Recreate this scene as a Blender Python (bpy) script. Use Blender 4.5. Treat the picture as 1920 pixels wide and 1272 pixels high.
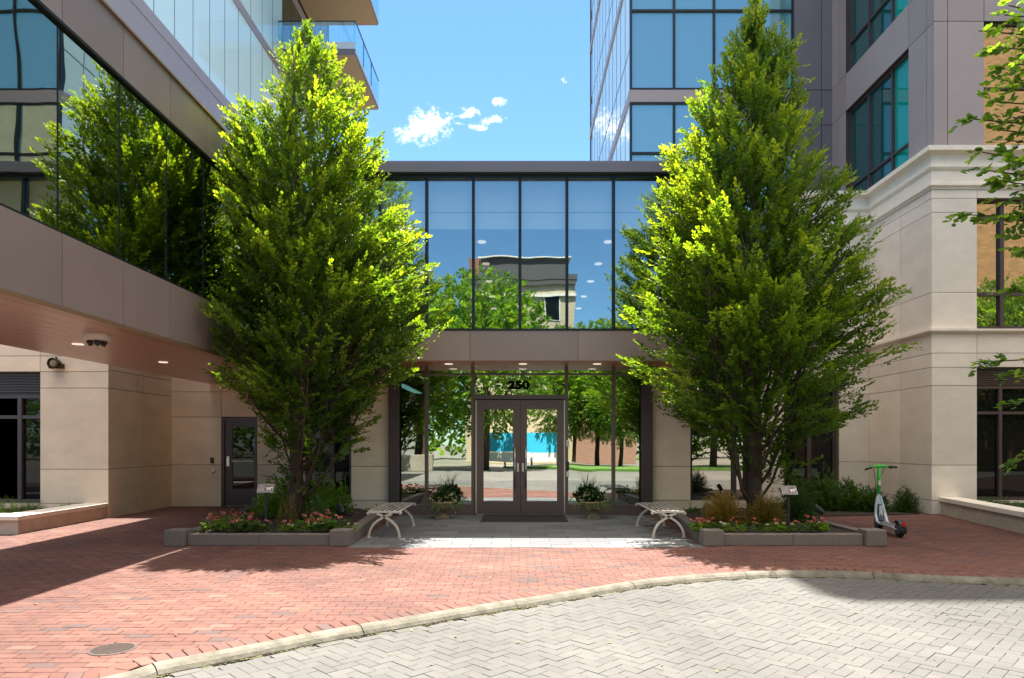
import bpy, math, random
import numpy as np
from mathutils import Vector, Matrix
R = math.radians
rng = np.random.default_rng(7)
random.seed(7)
for o in list(bpy.data.objects): bpy.data.objects.remove(o)
SC = bpy.context.scene
COL = SC.collection

# ---------------------------------------------------------------- camera, sky, sun, exposure
CAM_H = 1.53; F = 1280.0; CX = 973.0; HY = 830.0
cd = bpy.data.cameras.new('camera'); cam = bpy.data.objects.new('camera', cd); COL.objects.link(cam)
cam.location = (0, 0, CAM_H); cam.rotation_euler = (R(90), 0, 0)
cd.sensor_width = 36; cd.lens = 24.0; cd.shift_x = -13/1920; cd.shift_y = (HY-636)/1920
cd.clip_start = 0.05; cd.clip_end = 2000
SC.camera = cam
SUN_EL = 70.0
w = bpy.data.worlds.new('World'); SC.world = w; w.use_nodes = True
nt = w.node_tree; nt.nodes.clear()
def N(t, **k):
    n = nt.nodes.new(t)
    for a, b in k.items(): setattr(n, a, b)
    return n
def L(a, b): nt.links.new(a, b)
def M(op, a, b=None, c=None, clamp=False):
    n = N('ShaderNodeMath', operation=op); n.use_clamp = clamp
    for i, v in enumerate((a, b, c)):
        if v is None: continue
        if isinstance(v, (int, float)): n.inputs[i].default_value = v
        else: L(v, n.inputs[i])
    return n.outputs[0]
sky = N('ShaderNodeTexSky', sky_type='NISHITA'); sky.sun_disc = False
sky.sun_elevation = R(SUN_EL); sky.sun_rotation = 0.0; sky.air_density = 1.0; sky.dust_density = 0.1; sky.ozone_density = 1.5
tc = N('ShaderNodeTexCoord'); sep = N('ShaderNodeSeparateXYZ'); L(tc.outputs['Generated'], sep.inputs[0])
yy = M('MAXIMUM', sep.outputs[1], 0.05)
u = M('DIVIDE', sep.outputs[0], yy); v = M('DIVIDE', sep.outputs[2], yy)
cmb = N('ShaderNodeCombineXYZ'); L(u, cmb.inputs[0]); L(v, cmb.inputs[1])
nz = N('ShaderNodeTexNoise'); nz.inputs['Scale'].default_value = 75; nz.inputs['Detail'].default_value = 9; nz.inputs['Roughness'].default_value = .68
L(cmb.outputs[0], nz.inputs['Vector'])
acc = None
for (px, py, a, b) in [(803,236,44,33),(772,252,32,18),(880,211,20,9),(864,218,11,6),(936,191,12,9),(928,224,22,7),(910,228,14,6),(895,239,16,7),(862,232,9,4),(747,262,7,6),(1058,150,8,7)]:
    du = M('DIVIDE', M('SUBTRACT', u, (px-CX)/F), a/F); dv = M('DIVIDE', M('SUBTRACT', v, (HY-py)/F), b/F)
    e = M('SUBTRACT', 1.0, M('ADD', M('MULTIPLY', du, du), M('MULTIPLY', dv, dv)))
    if px == 1058: e = M('SUBTRACT', e, 0.75)
    acc = e if acc is None else M('MAXIMUM', acc, e)
msk = M('ADD', acc, M('MULTIPLY', M('SUBTRACT', nz.outputs[0], 0.54), 7.0))
msk = M('POWER', M('MULTIPLY', M('ADD', msk, 0.5), 0.42, clamp=True), 1.6)
msk = M('MULTIPLY', msk, M('GREATER_THAN', sep.outputs[1], 0.1))
# added unseen broken cloud overhead and behind camera fills the shade; tower gap clear
nz2 = N('ShaderNodeTexNoise'); nz2.inputs['Scale'].default_value = 3.2; nz2.inputs['Detail'].default_value = 7; nz2.inputs['Roughness'].default_value = .55
L(tc.outputs['Generated'], nz2.inputs['Vector'])
hi = M('ADD', sep.outputs[2], M('MULTIPLY', sep.outputs[1], -.08))
band = M('MULTIPLY', M('SUBTRACT', hi, .60), 5.0, clamp=True)
cov = M('MULTIPLY', M('SUBTRACT', M('ADD', nz2.outputs[0], M('MULTIPLY', band, .25)), .50), 6.0, clamp=True)
msk = M('MAXIMUM', msk, M('MULTIPLY', cov, band))
mix = N('ShaderNodeMixRGB'); L(msk, mix.inputs[0]); tn_ = N('ShaderNodeMixRGB'); tn_.blend_type = 'MULTIPLY'; tn_.inputs[0].default_value = 1; tn_.inputs[2].default_value = (.52, .72, .81, 1); L(sky.outputs[0], tn_.inputs[1]); L(tn_.outputs[0], mix.inputs[1]); mix.inputs[2].default_value = (11.6, 10.2, 9.0, 1)
bg = N('ShaderNodeBackground'); bg.inputs[1].default_value = 0.085
L(mix.outputs[0], bg.inputs[0]); wo = N('ShaderNodeOutputWorld'); L(bg.outputs[0], wo.inputs[0])
sd = bpy.data.lights.new('sun', 'SUN'); sd.energy = 5.0; sd.angle = R(0.5); sd.color = (1.0, .95, .86)
so = bpy.data.objects.new('sun', sd); COL.objects.link(so); so.rotation_euler = (R(-(90-SUN_EL)), 0, 0); so.location = (0, 30, 60)
SC.view_settings.view_transform = 'Standard'; SC.view_settings.look = 'None'; SC.view_settings.gamma = 1
SC.view_settings.exposure = 1.88
SC.render.engine = 'CYCLES'
SC.cycles.max_bounces = 8; SC.cycles.diffuse_bounces = 4; SC.cycles.glossy_bounces = 4; SC.cycles.transparent_max_bounces = 12; SC.cycles.transmission_bounces = 4
SC.cycles.caustics_reflective = False; SC.cycles.sample_clamp_indirect = 6

def px(x, y, Y):                                # photo pixel at depth Y -> world X, Z
    return (x-CX)*Y/F, CAM_H+(HY-y)*Y/F
def gp(x, y, z=0.0):                            # photo pixel on the ground -> world X, Y
    Y = (CAM_H-z)*F/(y-HY); return (x-CX)*Y/F, Y

# ---------------------------------------------------------------- materials
MATS = {}
def mat(name, base, rough=.6, metal=0, var=.0, vscale=3, bump=0, bscale=40, spec=.5, base2=None, stretch=None, tint=None, coat=0, dist=.01, big=0):
    if name in MATS: return MATS[name]
    m = bpy.data.materials.new(name); m.use_nodes = True; t = m.node_tree
    b = t.nodes['Principled BSDF']; b.inputs['Base Color'].default_value = (*base, 1); b.inputs['Roughness'].default_value = rough
    b.inputs['Metallic'].default_value = metal; b.inputs['Specular IOR Level'].default_value = spec; b.inputs['Coat Weight'].default_value = coat
    co = t.nodes.new('ShaderNodeTexCoord').outputs['Object']
    if stretch:
        mp = t.nodes.new('ShaderNodeMapping'); mp.inputs['Scale'].default_value = stretch; t.links.new(co, mp.inputs[0]); co2 = mp.outputs[0]
    else: co2 = co
    src = None
    if var > 0:
        n = t.nodes.new('ShaderNodeTexNoise'); n.inputs['Scale'].default_value = vscale; n.inputs['Detail'].default_value = 7; n.inputs['Roughness'].default_value = .65
        t.links.new(co2, n.inputs['Vector'])
        r = t.nodes.new('ShaderNodeValToRGB'); r.color_ramp.elements[0].position = .3; r.color_ramp.elements[1].position = .72
        b2 = base2 or tuple(c*(1-var) for c in base)
        r.color_ramp.elements[0].color = (*b2, 1); r.color_ramp.elements[1].color = (*[min(1, c*(1+var*.5)) for c in base], 1)
        t.links.new(n.outputs[0], r.inputs[0]); src = r.outputs[0]
    if tint:
        a = t.nodes.new('ShaderNodeAttribute'); a.attribute_name = 'tint'
        r = t.nodes.new('ShaderNodeValToRGB'); cr = r.color_ramp
        for i, (p, c) in enumerate(tint):
            e = cr.elements[i] if i < 2 else cr.elements.new(p)
            e.position = p; e.color = (*c, 1)
        t.links.new(a.outputs['Fac'], r.inputs[0])
        if src is None: src = r.outputs[0]
        else:
            mx = t.nodes.new('ShaderNodeMixRGB'); mx.blend_type = 'MULTIPLY'; mx.inputs[0].default_value = 1
            t.links.new(r.outputs[0], mx.inputs[1]); t.links.new(src, mx.inputs[2]); src = mx.outputs[0]
    if big:
        n = t.nodes.new('ShaderNodeTexNoise'); n.inputs['Scale'].default_value = .55; n.inputs['Detail'].default_value = 9; n.inputs['Roughness'].default_value = .62; t.links.new(co, n.inputs['Vector'])
        r = t.nodes.new('ShaderNodeValToRGB'); r.color_ramp.elements[0].position = .36; r.color_ramp.elements[1].position = .58
        r.color_ramp.elements[0].color = (1-big, 1-big, 1-big, 1); r.color_ramp.elements[1].color = (1.04, 1.04, 1.04, 1); t.links.new(n.outputs[0], r.inputs[0])
        mx = t.nodes.new('ShaderNodeMixRGB'); mx.blend_type = 'MULTIPLY'; mx.inputs[0].default_value = 1; t.links.new(src, mx.inputs[1]); t.links.new(r.outputs[0], mx.inputs[2]); src = mx.outputs[0]
    if src: t.links.new(src, b.inputs['Base Color'])
    if bump > 0:
        n = t.nodes.new('ShaderNodeTexNoise'); n.inputs['Scale'].default_value = bscale; n.inputs['Detail'].default_value = 5
        t.links.new(co2, n.inputs['Vector'])
        bp = t.nodes.new('ShaderNodeBump'); bp.inputs['Strength'].default_value = bump; bp.inputs['Distance'].default_value = dist
        t.links.new(n.outputs[0], bp.inputs['Height']); t.links.new(bp.outputs[0], b.inputs['Normal'])
    MATS[name] = m; return m
def glass(name, refl=.4, tint=(.75, .85, .82), gtint=(.9, .97, 1), wob=.25, dark=None, wscale=1.1, pw=3.5):
    """coated facade glass: part mirror, part see-through (or dark body when dark is given)"""
    m = bpy.data.materials.new(name); m.use_nodes = True; t = m.node_tree; t.nodes.clear()
    out = t.nodes.new('ShaderNodeOutputMaterial'); mx = t.nodes.new('ShaderNodeMixShader')
    g = t.nodes.new('ShaderNodeBsdfGlossy'); g.inputs['Roughness'].default_value = .0; g.inputs['Color'].default_value = (*gtint, 1)
    if dark: s = t.nodes.new('ShaderNodeBsdfDiffuse'); s.inputs['Color'].default_value = (*dark, 1)
    else: s = t.nodes.new('ShaderNodeBsdfTransparent'); s.inputs['Color'].default_value = (*tint, 1)
    lw = t.nodes.new('ShaderNodeLayerWeight'); lw.inputs['Blend'].default_value = .5
    p = t.nodes.new('ShaderNodeMath'); p.operation = 'POWER'; p.inputs[1].default_value = pw; t.links.new(lw.outputs['Facing'], p.inputs[0])
    ma = t.nodes.new('ShaderNodeMath'); ma.operation = 'MULTIPLY_ADD'; ma.inputs[1].default_value = 1-refl; ma.inputs[2].default_value = refl
    t.links.new(p.outputs[0], ma.inputs[0]); t.links.new(ma.outputs[0], mx.inputs[0])
    co = t.nodes.new('ShaderNodeTexCoord'); n = t.nodes.new('ShaderNodeTexNoise'); n.inputs['Scale'].default_value = wscale; n.inputs['Detail'].default_value = 1
    bp = t.nodes.new('ShaderNodeBump'); bp.inputs['Strength'].default_value = wob; bp.inputs['Distance'].default_value = .02
    t.links.new(co.outputs['Object'], n.inputs['Vector']); t.links.new(n.outputs[0], bp.inputs['Height']); t.links.new(bp.outputs[0], g.inputs['Normal'])
    t.links.new(s.outputs[0], mx.inputs[1]); t.links.new(g.outputs[0], mx.inputs[2]); t.links.new(mx.outputs[0], out.inputs[0])
    return m
def leafmat(name, stops, trans=.5, gain=1.7, rough=.45):
    m = bpy.data.materials.new(name); m.use_nodes = True; t = m.node_tree; t.nodes.clear()
    out = t.nodes.new('ShaderNodeOutputMaterial')
    a = t.nodes.new('ShaderNodeAttribute'); a.attribute_name = 'tint'
    r = t.nodes.new('ShaderNodeValToRGB'); cr = r.color_ramp
    for i, (p, c) in enumerate(stops):
        e = cr.elements[i] if i < 2 else cr.elements.new(p)
        e.position = p; e.color = (*c, 1)
    t.links.new(a.outputs['Fac'], r.inputs[0])
    pr = t.nodes.new('ShaderNodeBsdfPrincipled'); pr.inputs['Roughness'].default_value = rough; pr.inputs['Specular IOR Level'].default_value = .45
    t.links.new(r.outputs[0], pr.inputs['Base Color'])
    tr = t.nodes.new('ShaderNodeBsdfTranslucent'); g = t.nodes.new('ShaderNodeMixRGB'); g.blend_type = 'MULTIPLY'; g.inputs[0].default_value = 1
    g.inputs[2].default_value = (gain*1.15, gain, gain*.35, 1); t.links.new(r.outputs[0], g.inputs[1]); t.links.new(g.outputs[0], tr.inputs['Color'])
    mx = t.nodes.new('ShaderNodeMixShader'); mx.inputs[0].default_value = trans
    t.links.new(pr.outputs[0], mx.inputs[1]); t.links.new(tr.outputs[0], mx.inputs[2]); t.links.new(mx.outputs[0], out.inputs[0])
    MATS[name] = m; return m
def emis(name, col, s):
    m = bpy.data.materials.new(name); m.use_nodes = True; t = m.node_tree; t.nodes.clear()
    out = t.nodes.new('ShaderNodeOutputMaterial'); e = t.nodes.new('ShaderNodeEmission'); e.inputs[0].default_value = (*col, 1); e.inputs[1].default_value = s
    t.links.new(e.outputs[0], out.inputs[0]); return m

STONE = mat('limestone', (.87, .80, .71), .85, var=.12, vscale=1.3, bump=.10, bscale=60, stretch=(1, 1, 1.8), tint=[(0, (.88, .88, .88)), (1, (1.06, 1.05, 1.04))])
STONE_BOUNCE = mat('bounce_tinted_limestone', (.88, .71, .54), .85, var=.15, vscale=1.3, bump=.10, bscale=60, stretch=(1, 1, 1.8), tint=[(0, (.88, .88, .88)), (1, (1.06, 1.05, 1.04))])  # same limestone with warm bounce light put into its colour
STONEJ = mat('stone_joint', (.26, .22, .18), .95)
CLAD = mat('mauve_metal_panel', (.36, .31, .325), .45, .2, var=.08, vscale=.8, bump=.03, bscale=200, tint=[(0, (.88, .88, .88)), (1, (1.06, 1.05, 1.04))])
CLADD = mat('slate_metal_panel', (.17, .16, .19), .45, .2, var=.08, vscale=.8, tint=[(0, (.88, .88, .88)), (1, (1.06, 1.05, 1.04))])
FASC = mat('fascia_metal', (.33, .255, .24), .42, .2, var=.10, vscale=.9, bump=.05, bscale=3, dist=.02, tint=[(0, (.88, .88, .88)), (1, (1.06, 1.05, 1.04))])
JOINT = mat('panel_joint', (.05, .04, .04), .8)
FRAME = mat('dark_bronze_frame', (.085, .062, .066), .45, .3)
DOORM = mat('bronze_door_paint', (.15, .105, .10), .42, .25)
BLACKF = mat('black_mullion', (.018, .022, .028), .4, .4)
SOFF = mat('coppery_soffit_metal', (.56, .36, .27), .34, .35, var=.12, vscale=2.5, stretch=(.4, 4, 1))
STEEL = mat('brushed_steel', (.55, .53, .5), .28, .9)
WHITE = mat('white_enamel', (.78, .76, .72), .4)
BLACK = mat('black_plastic', (.015, .015, .016), .45)
RUBBER = mat('black_rubber', (.02, .02, .02), .8)
INTW = mat('interior_wall', (.34, .31, .26), .8)
INTD = mat('interior_dark', (.05, .047, .043), .8)
INTC = mat('interior_ceiling', (.45, .42, .38), .8)
BLIND = mat('roller_blind', (.85, .85, .80), .8)
GRAN = mat('granite_block', (.20, .165, .145), .8, var=.35, vscale=55, bump=.35, bscale=70)
CURBM = mat('weathered_granite_curb', (.165, .153, .122), .85, var=.42, vscale=5, bump=.6, bscale=38, base2=(.075, .068, .05))
SOIL = mat('mulch', (.045, .03, .022), .95, var=.6, vscale=30, bump=.9, bscale=35, dist=.03)
BARK = mat('bark', (.075, .05, .035), .9, var=.4, vscale=12, bump=.6, bscale=30, stretch=(3, 3, .6))
GLOW = emis('warm_lamp', (1, .80, .62), .28)
G_UP = glass('upper_window_glass', .30, (.93, .98, .97), (.86, .97, 1.0), .10)
G_LOW = glass('lobby_window_glass', .48, (.55, .62, .55), (.92, 1.0, .95), .10)
G_DOOR = glass('door_glass', .65, (.5, .58, .52), (.97, 1.0, .97), .05)
G_WING = glass('wing_window_glass', .46, (.30, .34, .30), (.95, 1.0, .88), .12)
G_TEAL = glass('teal_window_glass', .12, gtint=(.8, .95, .95), wob=.08, dark=(.008, .075, .08))
G_TEAL2 = glass('teal_blind_glass', .12, gtint=(.7, .95, .95), wob=.08, dark=(.0, .30, .26))
G_TOWR = glass('tower_window_glass', .42, dark=(.17, .36, .40), gtint=(.72, .92, 1.0), wob=.10)
G_TOWL = glass('tower_pale_glass', .06, pw=6.0, dark=(.62, .84, .90), gtint=(.9, .97, 1.0), wob=.03)
G_DARK = glass('dark_window_glass', .03, dark=(.008, .008, .008), wob=.08)
G_BRK = glass('mirror_window_glass', .42, dark=(.02, .018, .015), gtint=(1, .95, .88), wob=.05)
G_RAIL = glass('balcony_rail_glass', .14, (.80, .93, .95), wob=0)
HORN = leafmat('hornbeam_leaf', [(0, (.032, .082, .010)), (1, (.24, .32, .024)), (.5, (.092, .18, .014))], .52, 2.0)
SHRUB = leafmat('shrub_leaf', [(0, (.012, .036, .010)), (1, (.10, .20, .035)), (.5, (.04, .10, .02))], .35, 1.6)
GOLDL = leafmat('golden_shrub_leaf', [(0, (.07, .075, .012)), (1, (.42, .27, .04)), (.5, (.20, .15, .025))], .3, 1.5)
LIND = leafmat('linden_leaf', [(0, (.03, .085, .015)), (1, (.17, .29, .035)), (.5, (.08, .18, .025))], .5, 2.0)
PINK = leafmat('pink_petal', [(0, (.30, .035, .04)), (1, (.85, .48, .38)), (.5, (.55, .13, .13))], .3, 1.0)
WPET = leafmat('white_petal', [(0, (.55, .5, .42)), (1, (.85, .82, .78))], .4, 1.1)

# ---------------------------------------------------------------- mesh helpers
ORI = {}
class MB:
    def __init__(s): s.v = []; s.f = []; s.t = []; s.sm = False
    def add(s, vs, fs, tint=None):
        o = len(s.v); s.v += [tuple(a) for a in vs]; s.f += [tuple(i+o for i in f) for f in fs]
        s.t += [(.5 if tint is None else tint)]*len(vs)
        return s
    def box(s, x0, x1, y0, y1, z0, z1, bev=0):
        x0, x1 = min(x0, x1), max(x0, x1); y0, y1 = min(y0, y1), max(y0, y1); z0, z1 = min(z0, z1), max(z0, z1)
        if bev <= 0:
            vs = [(x, y, z) for z in (z0, z1) for y in (y0, y1) for x in (x0, x1)]
            s.add(vs, [(0,2,3,1),(4,5,7,6),(0,1,5,4),(2,6,7,3),(0,4,6,2),(1,3,7,5)])
        else:
            b = min(bev, (x1-x0)*.45, (y1-y0)*.45, (z1-z0)*.45)
            import bmesh
            bm = bmesh.new(); bmesh.ops.create_cube(bm, size=1)
            for q in bm.verts: q.co = Vector((x0+(q.co.x+.5)*(x1-x0), y0+(q.co.y+.5)*(y1-y0), z0+(q.co.z+.5)*(z1-z0)))
            bmesh.ops.bevel(bm, geom=bm.edges[:], offset=b, segments=2, affect='EDGES', profile=.5)
            bm.verts.index_update()
            s.add([q.co[:] for q in bm.verts], [[q.index for q in f.verts] for f in bm.faces]); bm.free()
        return s
    def tube(s, pts, rad, n=8, cap=True):
        pts = [Vector(p) for p in pts]
        if not hasattr(rad, '__len__'): rad = [rad]*len(pts)
        vs = []; prev = None
        for i, p in enumerate(pts):
            d = (pts[min(i+1, len(pts)-1)]-pts[max(i-1, 0)]).normalized()
            if prev is None:
                a = d.orthogonal().normalized()
            else:
                a = (prev-d*prev.dot(d)); a = a.normalized() if a.length > 1e-6 else d.orthogonal().normalized()
            prev = a; b = d.cross(a)
            for k in range(n):
                th = 2*math.pi*k/n; vs.append(p+(a*math.cos(th)+b*math.sin(th))*rad[i])
        fs = [(i*n+k, i*n+(k+1) % n, (i+1)*n+(k+1) % n, (i+1)*n+k) for i in range(len(pts)-1) for k in range(n)]
        if cap: fs += [tuple(range(n))[::-1], tuple(range((len(pts)-1)*n, len(pts)*n))]
        return s.add(vs, fs)
    def lathe(s, prof, c=(0,0,0), n=24, axis='z', cap=True):
        vs = []; c = Vector(c)
        for (r, h) in prof:
            for k in range(n):
                th = 2*math.pi*k/n; a, b = r*math.cos(th), r*math.sin(th)
                vs.append(c+(Vector((a, b, h)) if axis == 'z' else Vector((a, h, b)) if axis == 'y' else Vector((h, a, b))))
        m = len(prof)
        fs = [(i*n+k, i*n+(k+1) % n, (i+1)*n+(k+1) % n, (i+1)*n+k) for i in range(m-1) for k in range(n)]
        if cap: fs += [tuple(range(n))[::-1], tuple(range((m-1)*n, m*n))]
        return s.add(vs, fs)
    def ribbon(s, pts, w, d):                    # pts in x,z plane (x,y,z); width w in plane, depth d in y
        pts = [Vector(p) for p in pts]; vs = []
        for i, p in enumerate(pts):
            t = (pts[min(i+1, len(pts)-1)]-pts[max(i-1, 0)]).normalized(); nrm = Vector((-t.z, 0, t.x))
            ww = w[i] if hasattr(w, '__len__') else w
            for a, b in ((1, 1), (1, -1), (-1, -1), (-1, 1)): vs.append(p+nrm*a*ww/2+Vector((0, b*d/2, 0)))
        n = len(pts)
        fs = [(i*4+k, i*4+(k+1) % 4, (i+1)*4+(k+1) % 4, (i+1)*4+k) for i in range(n-1) for k in range(4)]
        fs += [(0,1,2,3), tuple(range((n-1)*4, n*4))[::-1]]
        return s.add(vs, fs)
    def prism(s, poly, z0, z1):
        n = len(poly); vs = [(x, y, z0) for x, y in poly]+[(x, y, z1) for x, y in poly]
        return s.add(vs, [tuple(range(n))[::-1], tuple(range(n, 2*n))]+[(i, (i+1) % n, n+(i+1) % n, n+i) for i in range(n)])
    def build(s, name, m, parent=None, smooth=False, local=False):
        me = bpy.data.meshes.new(name)
        o0 = Vector((0,0,0)) if (local or parent is None) else ORI.get(parent.name, Vector((0,0,0)))
        vs = np.array([tuple(a) for a in s.v], dtype=np.float32).reshape(-1, 3) - np.array(o0, dtype=np.float32)
        me.from_pydata(vs.tolist(), [], s.f)
        at = me.attributes.new('tint', 'FLOAT', 'POINT'); at.data.foreach_set('value', np.array(s.t, dtype=np.float32))
        if m: me.materials.append(m)
        if smooth: me.polygons.foreach_set('use_smooth', [True]*len(me.polygons))
        me.update()
        import bmesh
        if not getattr(s, 'raw', False):
            bm = bmesh.new(); bm.from_mesh(me); bmesh.ops.recalc_face_normals(bm, faces=bm.faces[:]); bm.to_mesh(me); bm.free()
        o = bpy.data.objects.new(name, me); COL.objects.link(o)
        if parent: o.parent = parent
        ORI[o.name] = o0 if parent else Vector((0,0,0))
        return o
def tag(o, label=None, cat=None, group=None, kind=None):
    if label: o['label'] = label
    if cat: o['category'] = cat
    if group: o['group'] = group
    if kind: o['kind'] = kind
    return o
def thing(name, label, cat, loc=(0,0,0), group=None, rz=0):
    o = bpy.data.objects.new(name, None); COL.objects.link(o); o.location = loc; o.rotation_euler = (0,0,rz); o.empty_display_size = .2
    ORI[o.name] = Vector(loc); return tag(o, label, cat, group)
def copy_tree(o, parent=None):
    c = o.copy(); COL.objects.link(c); c.parent = parent
    for ch in [x for x in bpy.data.objects if x.parent == o]: copy_tree(ch, c)
    return c
def fbox(mb, Fc, u0, u1, z0, z1, d0, d1, bev=0):
    if Fc[0] == 'Y': mb.box(u0, u1, Fc[1]-d0*Fc[2], Fc[1]-d1*Fc[2], z0, z1, bev)
    else: mb.box(Fc[1]+d0*Fc[2], Fc[1]+d1*Fc[2], u0, u1, z0, z1, bev)
    return mb
def wall_cells(Fc, us, zs, name, m, mj, parent, holes=(), gap=.012, th=.03, back=.30, nojoint=()):
    """faced wall: panels with open joints over a solid backing, cells inside a hole left out"""
    A, B = MB(), MB()
    for i in range(len(us)-1):
        for k in range(len(zs)-1):
            cu, cz = (us[i]+us[i+1])/2, (zs[k]+zs[k+1])/2
            if any(h[0] < cu < h[1] and h[2] < cz < h[3] for h in holes): continue
            g = gap/2
            fbox(A, Fc, us[i]+(0 if i == 0 or us[i] in nojoint else g), us[i+1]-(0 if i == len(us)-2 or us[i+1] in nojoint else g), zs[k]+g, zs[k+1]-(0 if k == len(zs)-2 else g), -th, 0); A.t[-8:] = [random.random()]*8
            fbox(B, Fc, us[i]+.002, us[i+1]-.002, zs[k]-.0, zs[k+1]-.004, -back, -th*.6)
    p = A.build(name, m, parent); B.build(name+'_joints', mj, p); return p
def window(Fc, u0, u1, z0, z1, parent, vs=(), hs=(), fw=.07, rec=.14, fm=None, gm=None, name='window', blind=None, depth=.10):
    """frame with mullions (vs) and transoms (hs), one pane per cell; returns frame"""
    fr = MB(); fm = fm or FRAME; gm = gm or G_DARK
    fbox(fr, Fc, u0, u0+fw, z0, z1, -rec-depth, -rec); fbox(fr, Fc, u1-fw, u1, z0, z1, -rec-depth, -rec)
    fbox(fr, Fc, u0+fw, u1-fw, z1-fw, z1, -rec-depth, -rec); fbox(fr, Fc, u0+fw, u1-fw, z0, z0+fw, -rec-depth, -rec)
    for v_ in vs: fbox(fr, Fc, v_-fw*.6, v_+fw*.6, z0+fw, z1-fw, -rec-depth, -rec+.012)
    for h in hs: fbox(fr, Fc, u0+fw, u1-fw, h-fw*.5, h+fw*.5, -rec-depth, -rec+.004)
    f = fr.build(name, fm, parent)
    eu = [u0+fw]+list(vs)+[u1-fw]; ez = [z0+fw]+list(hs)+[z1-fw]
    for i in range(len(eu)-1):
        for k in range(len(ez)-1):
            g = MB(); fbox(g, Fc, eu[i]+.004, eu[i+1]-.004, ez[k]+.004, ez[k+1]-.004, -rec-depth*.7, -rec-depth*.55); g.build('pane', gm, f)
    return f
def sweep(path, prof, name, m, parent, closed=False):
    """mitred moulding; path [(x,y)], outward is to the right of travel; prof [(d,z)] closed polygon"""
    P = [Vector((a, b)) for a, b in path]; n = len(P); vs = []
    for i in range(n):
        d1 = (P[i]-P[i-1]).normalized() if i > 0 else (P[1]-P[0]).normalized()
        d2 = (P[i+1]-P[i]).normalized() if i < n-1 else d1
        n1 = Vector((d1.y, -d1.x)); n2 = Vector((d2.y, -d2.x)); mi = n1+n2; mi = mi/(1+n1.dot(n2))
        for (d, z) in prof: vs.append((P[i].x+mi.x*d, P[i].y+mi.y*d, z))
    k = len(prof); mb = MB()
    fs = [(i*k+j, i*k+(j+1) % k, (i+1)*k+(j+1) % k, (i+1)*k+j) for i in range(n-1) for j in range(k)]
    fs += [tuple(range(k)), tuple(range((n-1)*k, n*k))[::-1]]
    mb.add(vs, fs); return mb.build(name, m, parent)

# ---------------------------------------------------------------- foliage engine
def leaves(pos, dr, nr, ln, wr, tint, fold=.25):
    """each leaf: two quads folded along the midrib; returns MB"""
    pos = np.asarray(pos); n = len(pos)
    dr = dr/np.linalg.norm(dr, axis=1, keepdims=True); sd_ = np.cross(dr, nr); sd_ /= (np.linalg.norm(sd_, axis=1, keepdims=True)+1e-9)
    up = np.cross(sd_, dr); ln = ln[:, None]; wd = ln*wr/2
    p0 = pos; p3 = pos+dr*ln
    l1 = pos+dr*ln*.28+sd_*wd+up*wd*fold; l2 = pos+dr*ln*.66+sd_*wd*.85+up*wd*fold
    r1 = pos+dr*ln*.28-sd_*wd+up*wd*fold; r2 = pos+dr*ln*.66-sd_*wd*.85+up*wd*fold
    V = np.stack([p0, l1, l2, p3, r2, r1], 1).reshape(-1, 3)
    b = (np.arange(n)*6)[:, None, None]; fs = np.array([(0,1,2,3),(0,3,4,5)])[None]+b
    mb = MB(); mb.raw = True; mb.v = V.tolist(); mb.f = fs.reshape(-1, 4).tolist(); mb.t = np.repeat(tint, 6).tolist(); return mb
def merge(a, b):
    o = len(a.v); a.v += b.v; a.f += [tuple(i+o for i in f) for f in b.f]; a.t += b.t; a.raw = True; return a
def unit(n): 
    q = rng.normal(size=(n, 3)); return q/np.linalg.norm(q, axis=1, keepdims=True)
def sprays(base, dirs, length, nl, ll, wr, droop=.15, spread=.9, tmean=.5, tvar=None):
    """twig sprays: leaves alternate left/right along each twig in a loose plane. returns leaves MB and twig polyline array"""
    n = len(base); d = dirs/np.linalg.norm(dirs, axis=1, keepdims=True)
    up = np.tile([0, 0, 1.0], (n, 1))+rng.normal(0, .45, (n, 3)); sd_ = np.cross(d, up); sd_ /= np.linalg.norm(sd_, axis=1, keepdims=True); nr = np.cross(sd_, d)
    P, D, Nn, Ls, T = [], [], [], [], []
    for k in range(nl):
        t = (k+.6)/nl; s = 1 if k % 2 else -1
        pos = base+d*(length*t)[:, None]+np.array([0, 0, -1])*(length*droop*t*t)[:, None]+rng.normal(0, .006, (n, 3))
        dirn = d*(.55+.35*t)+sd_*s*(spread*(1-.35*t))+rng.normal(0, .22, (n, 3))
        if k == nl-1: dirn = d+rng.normal(0, .15, (n, 3))
        P.append(pos); D.append(dirn); Nn.append(nr+rng.normal(0, .3, (n, 3))); Ls.append(ll*rng.uniform(.7, 1.15, n)*(1-.25*abs(t-.5)))
        T.append(np.clip((tmean if tvar is None else tvar)+.25*(t-.5)+rng.normal(0, .08, n), 0, 1))
    return leaves(np.concatenate(P), np.concatenate(D), np.concatenate(Nn), np.concatenate(Ls), wr, np.concatenate(T))
def fnoise(p, s, seed):
    r = np.random.default_rng(seed); out = np.zeros(len(p))
    for k in range(5):
        w_ = r.normal(size=3)*s*(1+.5*k); out += np.sin(p@w_+r.uniform(0, 6.3))/(1+.4*k)
    return out/2.4

# ---------------------------------------------------------------- ground, pavement, curb, driveway
cpx = [(200,1272),(250,1253),(367,1230),(444,1216),(590,1187.5),(700,1169),(881,1139),(1088,1106),(1200,1088),(1300,1079),(1360,1075),(1425,1071.5),(1510,1070),(1610,1072.5),(1760,1080),(1920,1085)]
cw = [gp(a, b) for a, b in cpx]
cw = [(-30,1.5),(-18,1.9),(-10,2.6),(-6,3.35),(-4,3.95)]+cw+[(7.6,7.25),(10,6.3),(13,4.6),(17,2.0),(24,-3),(32,-9)]
cw = np.array(cw)
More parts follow.
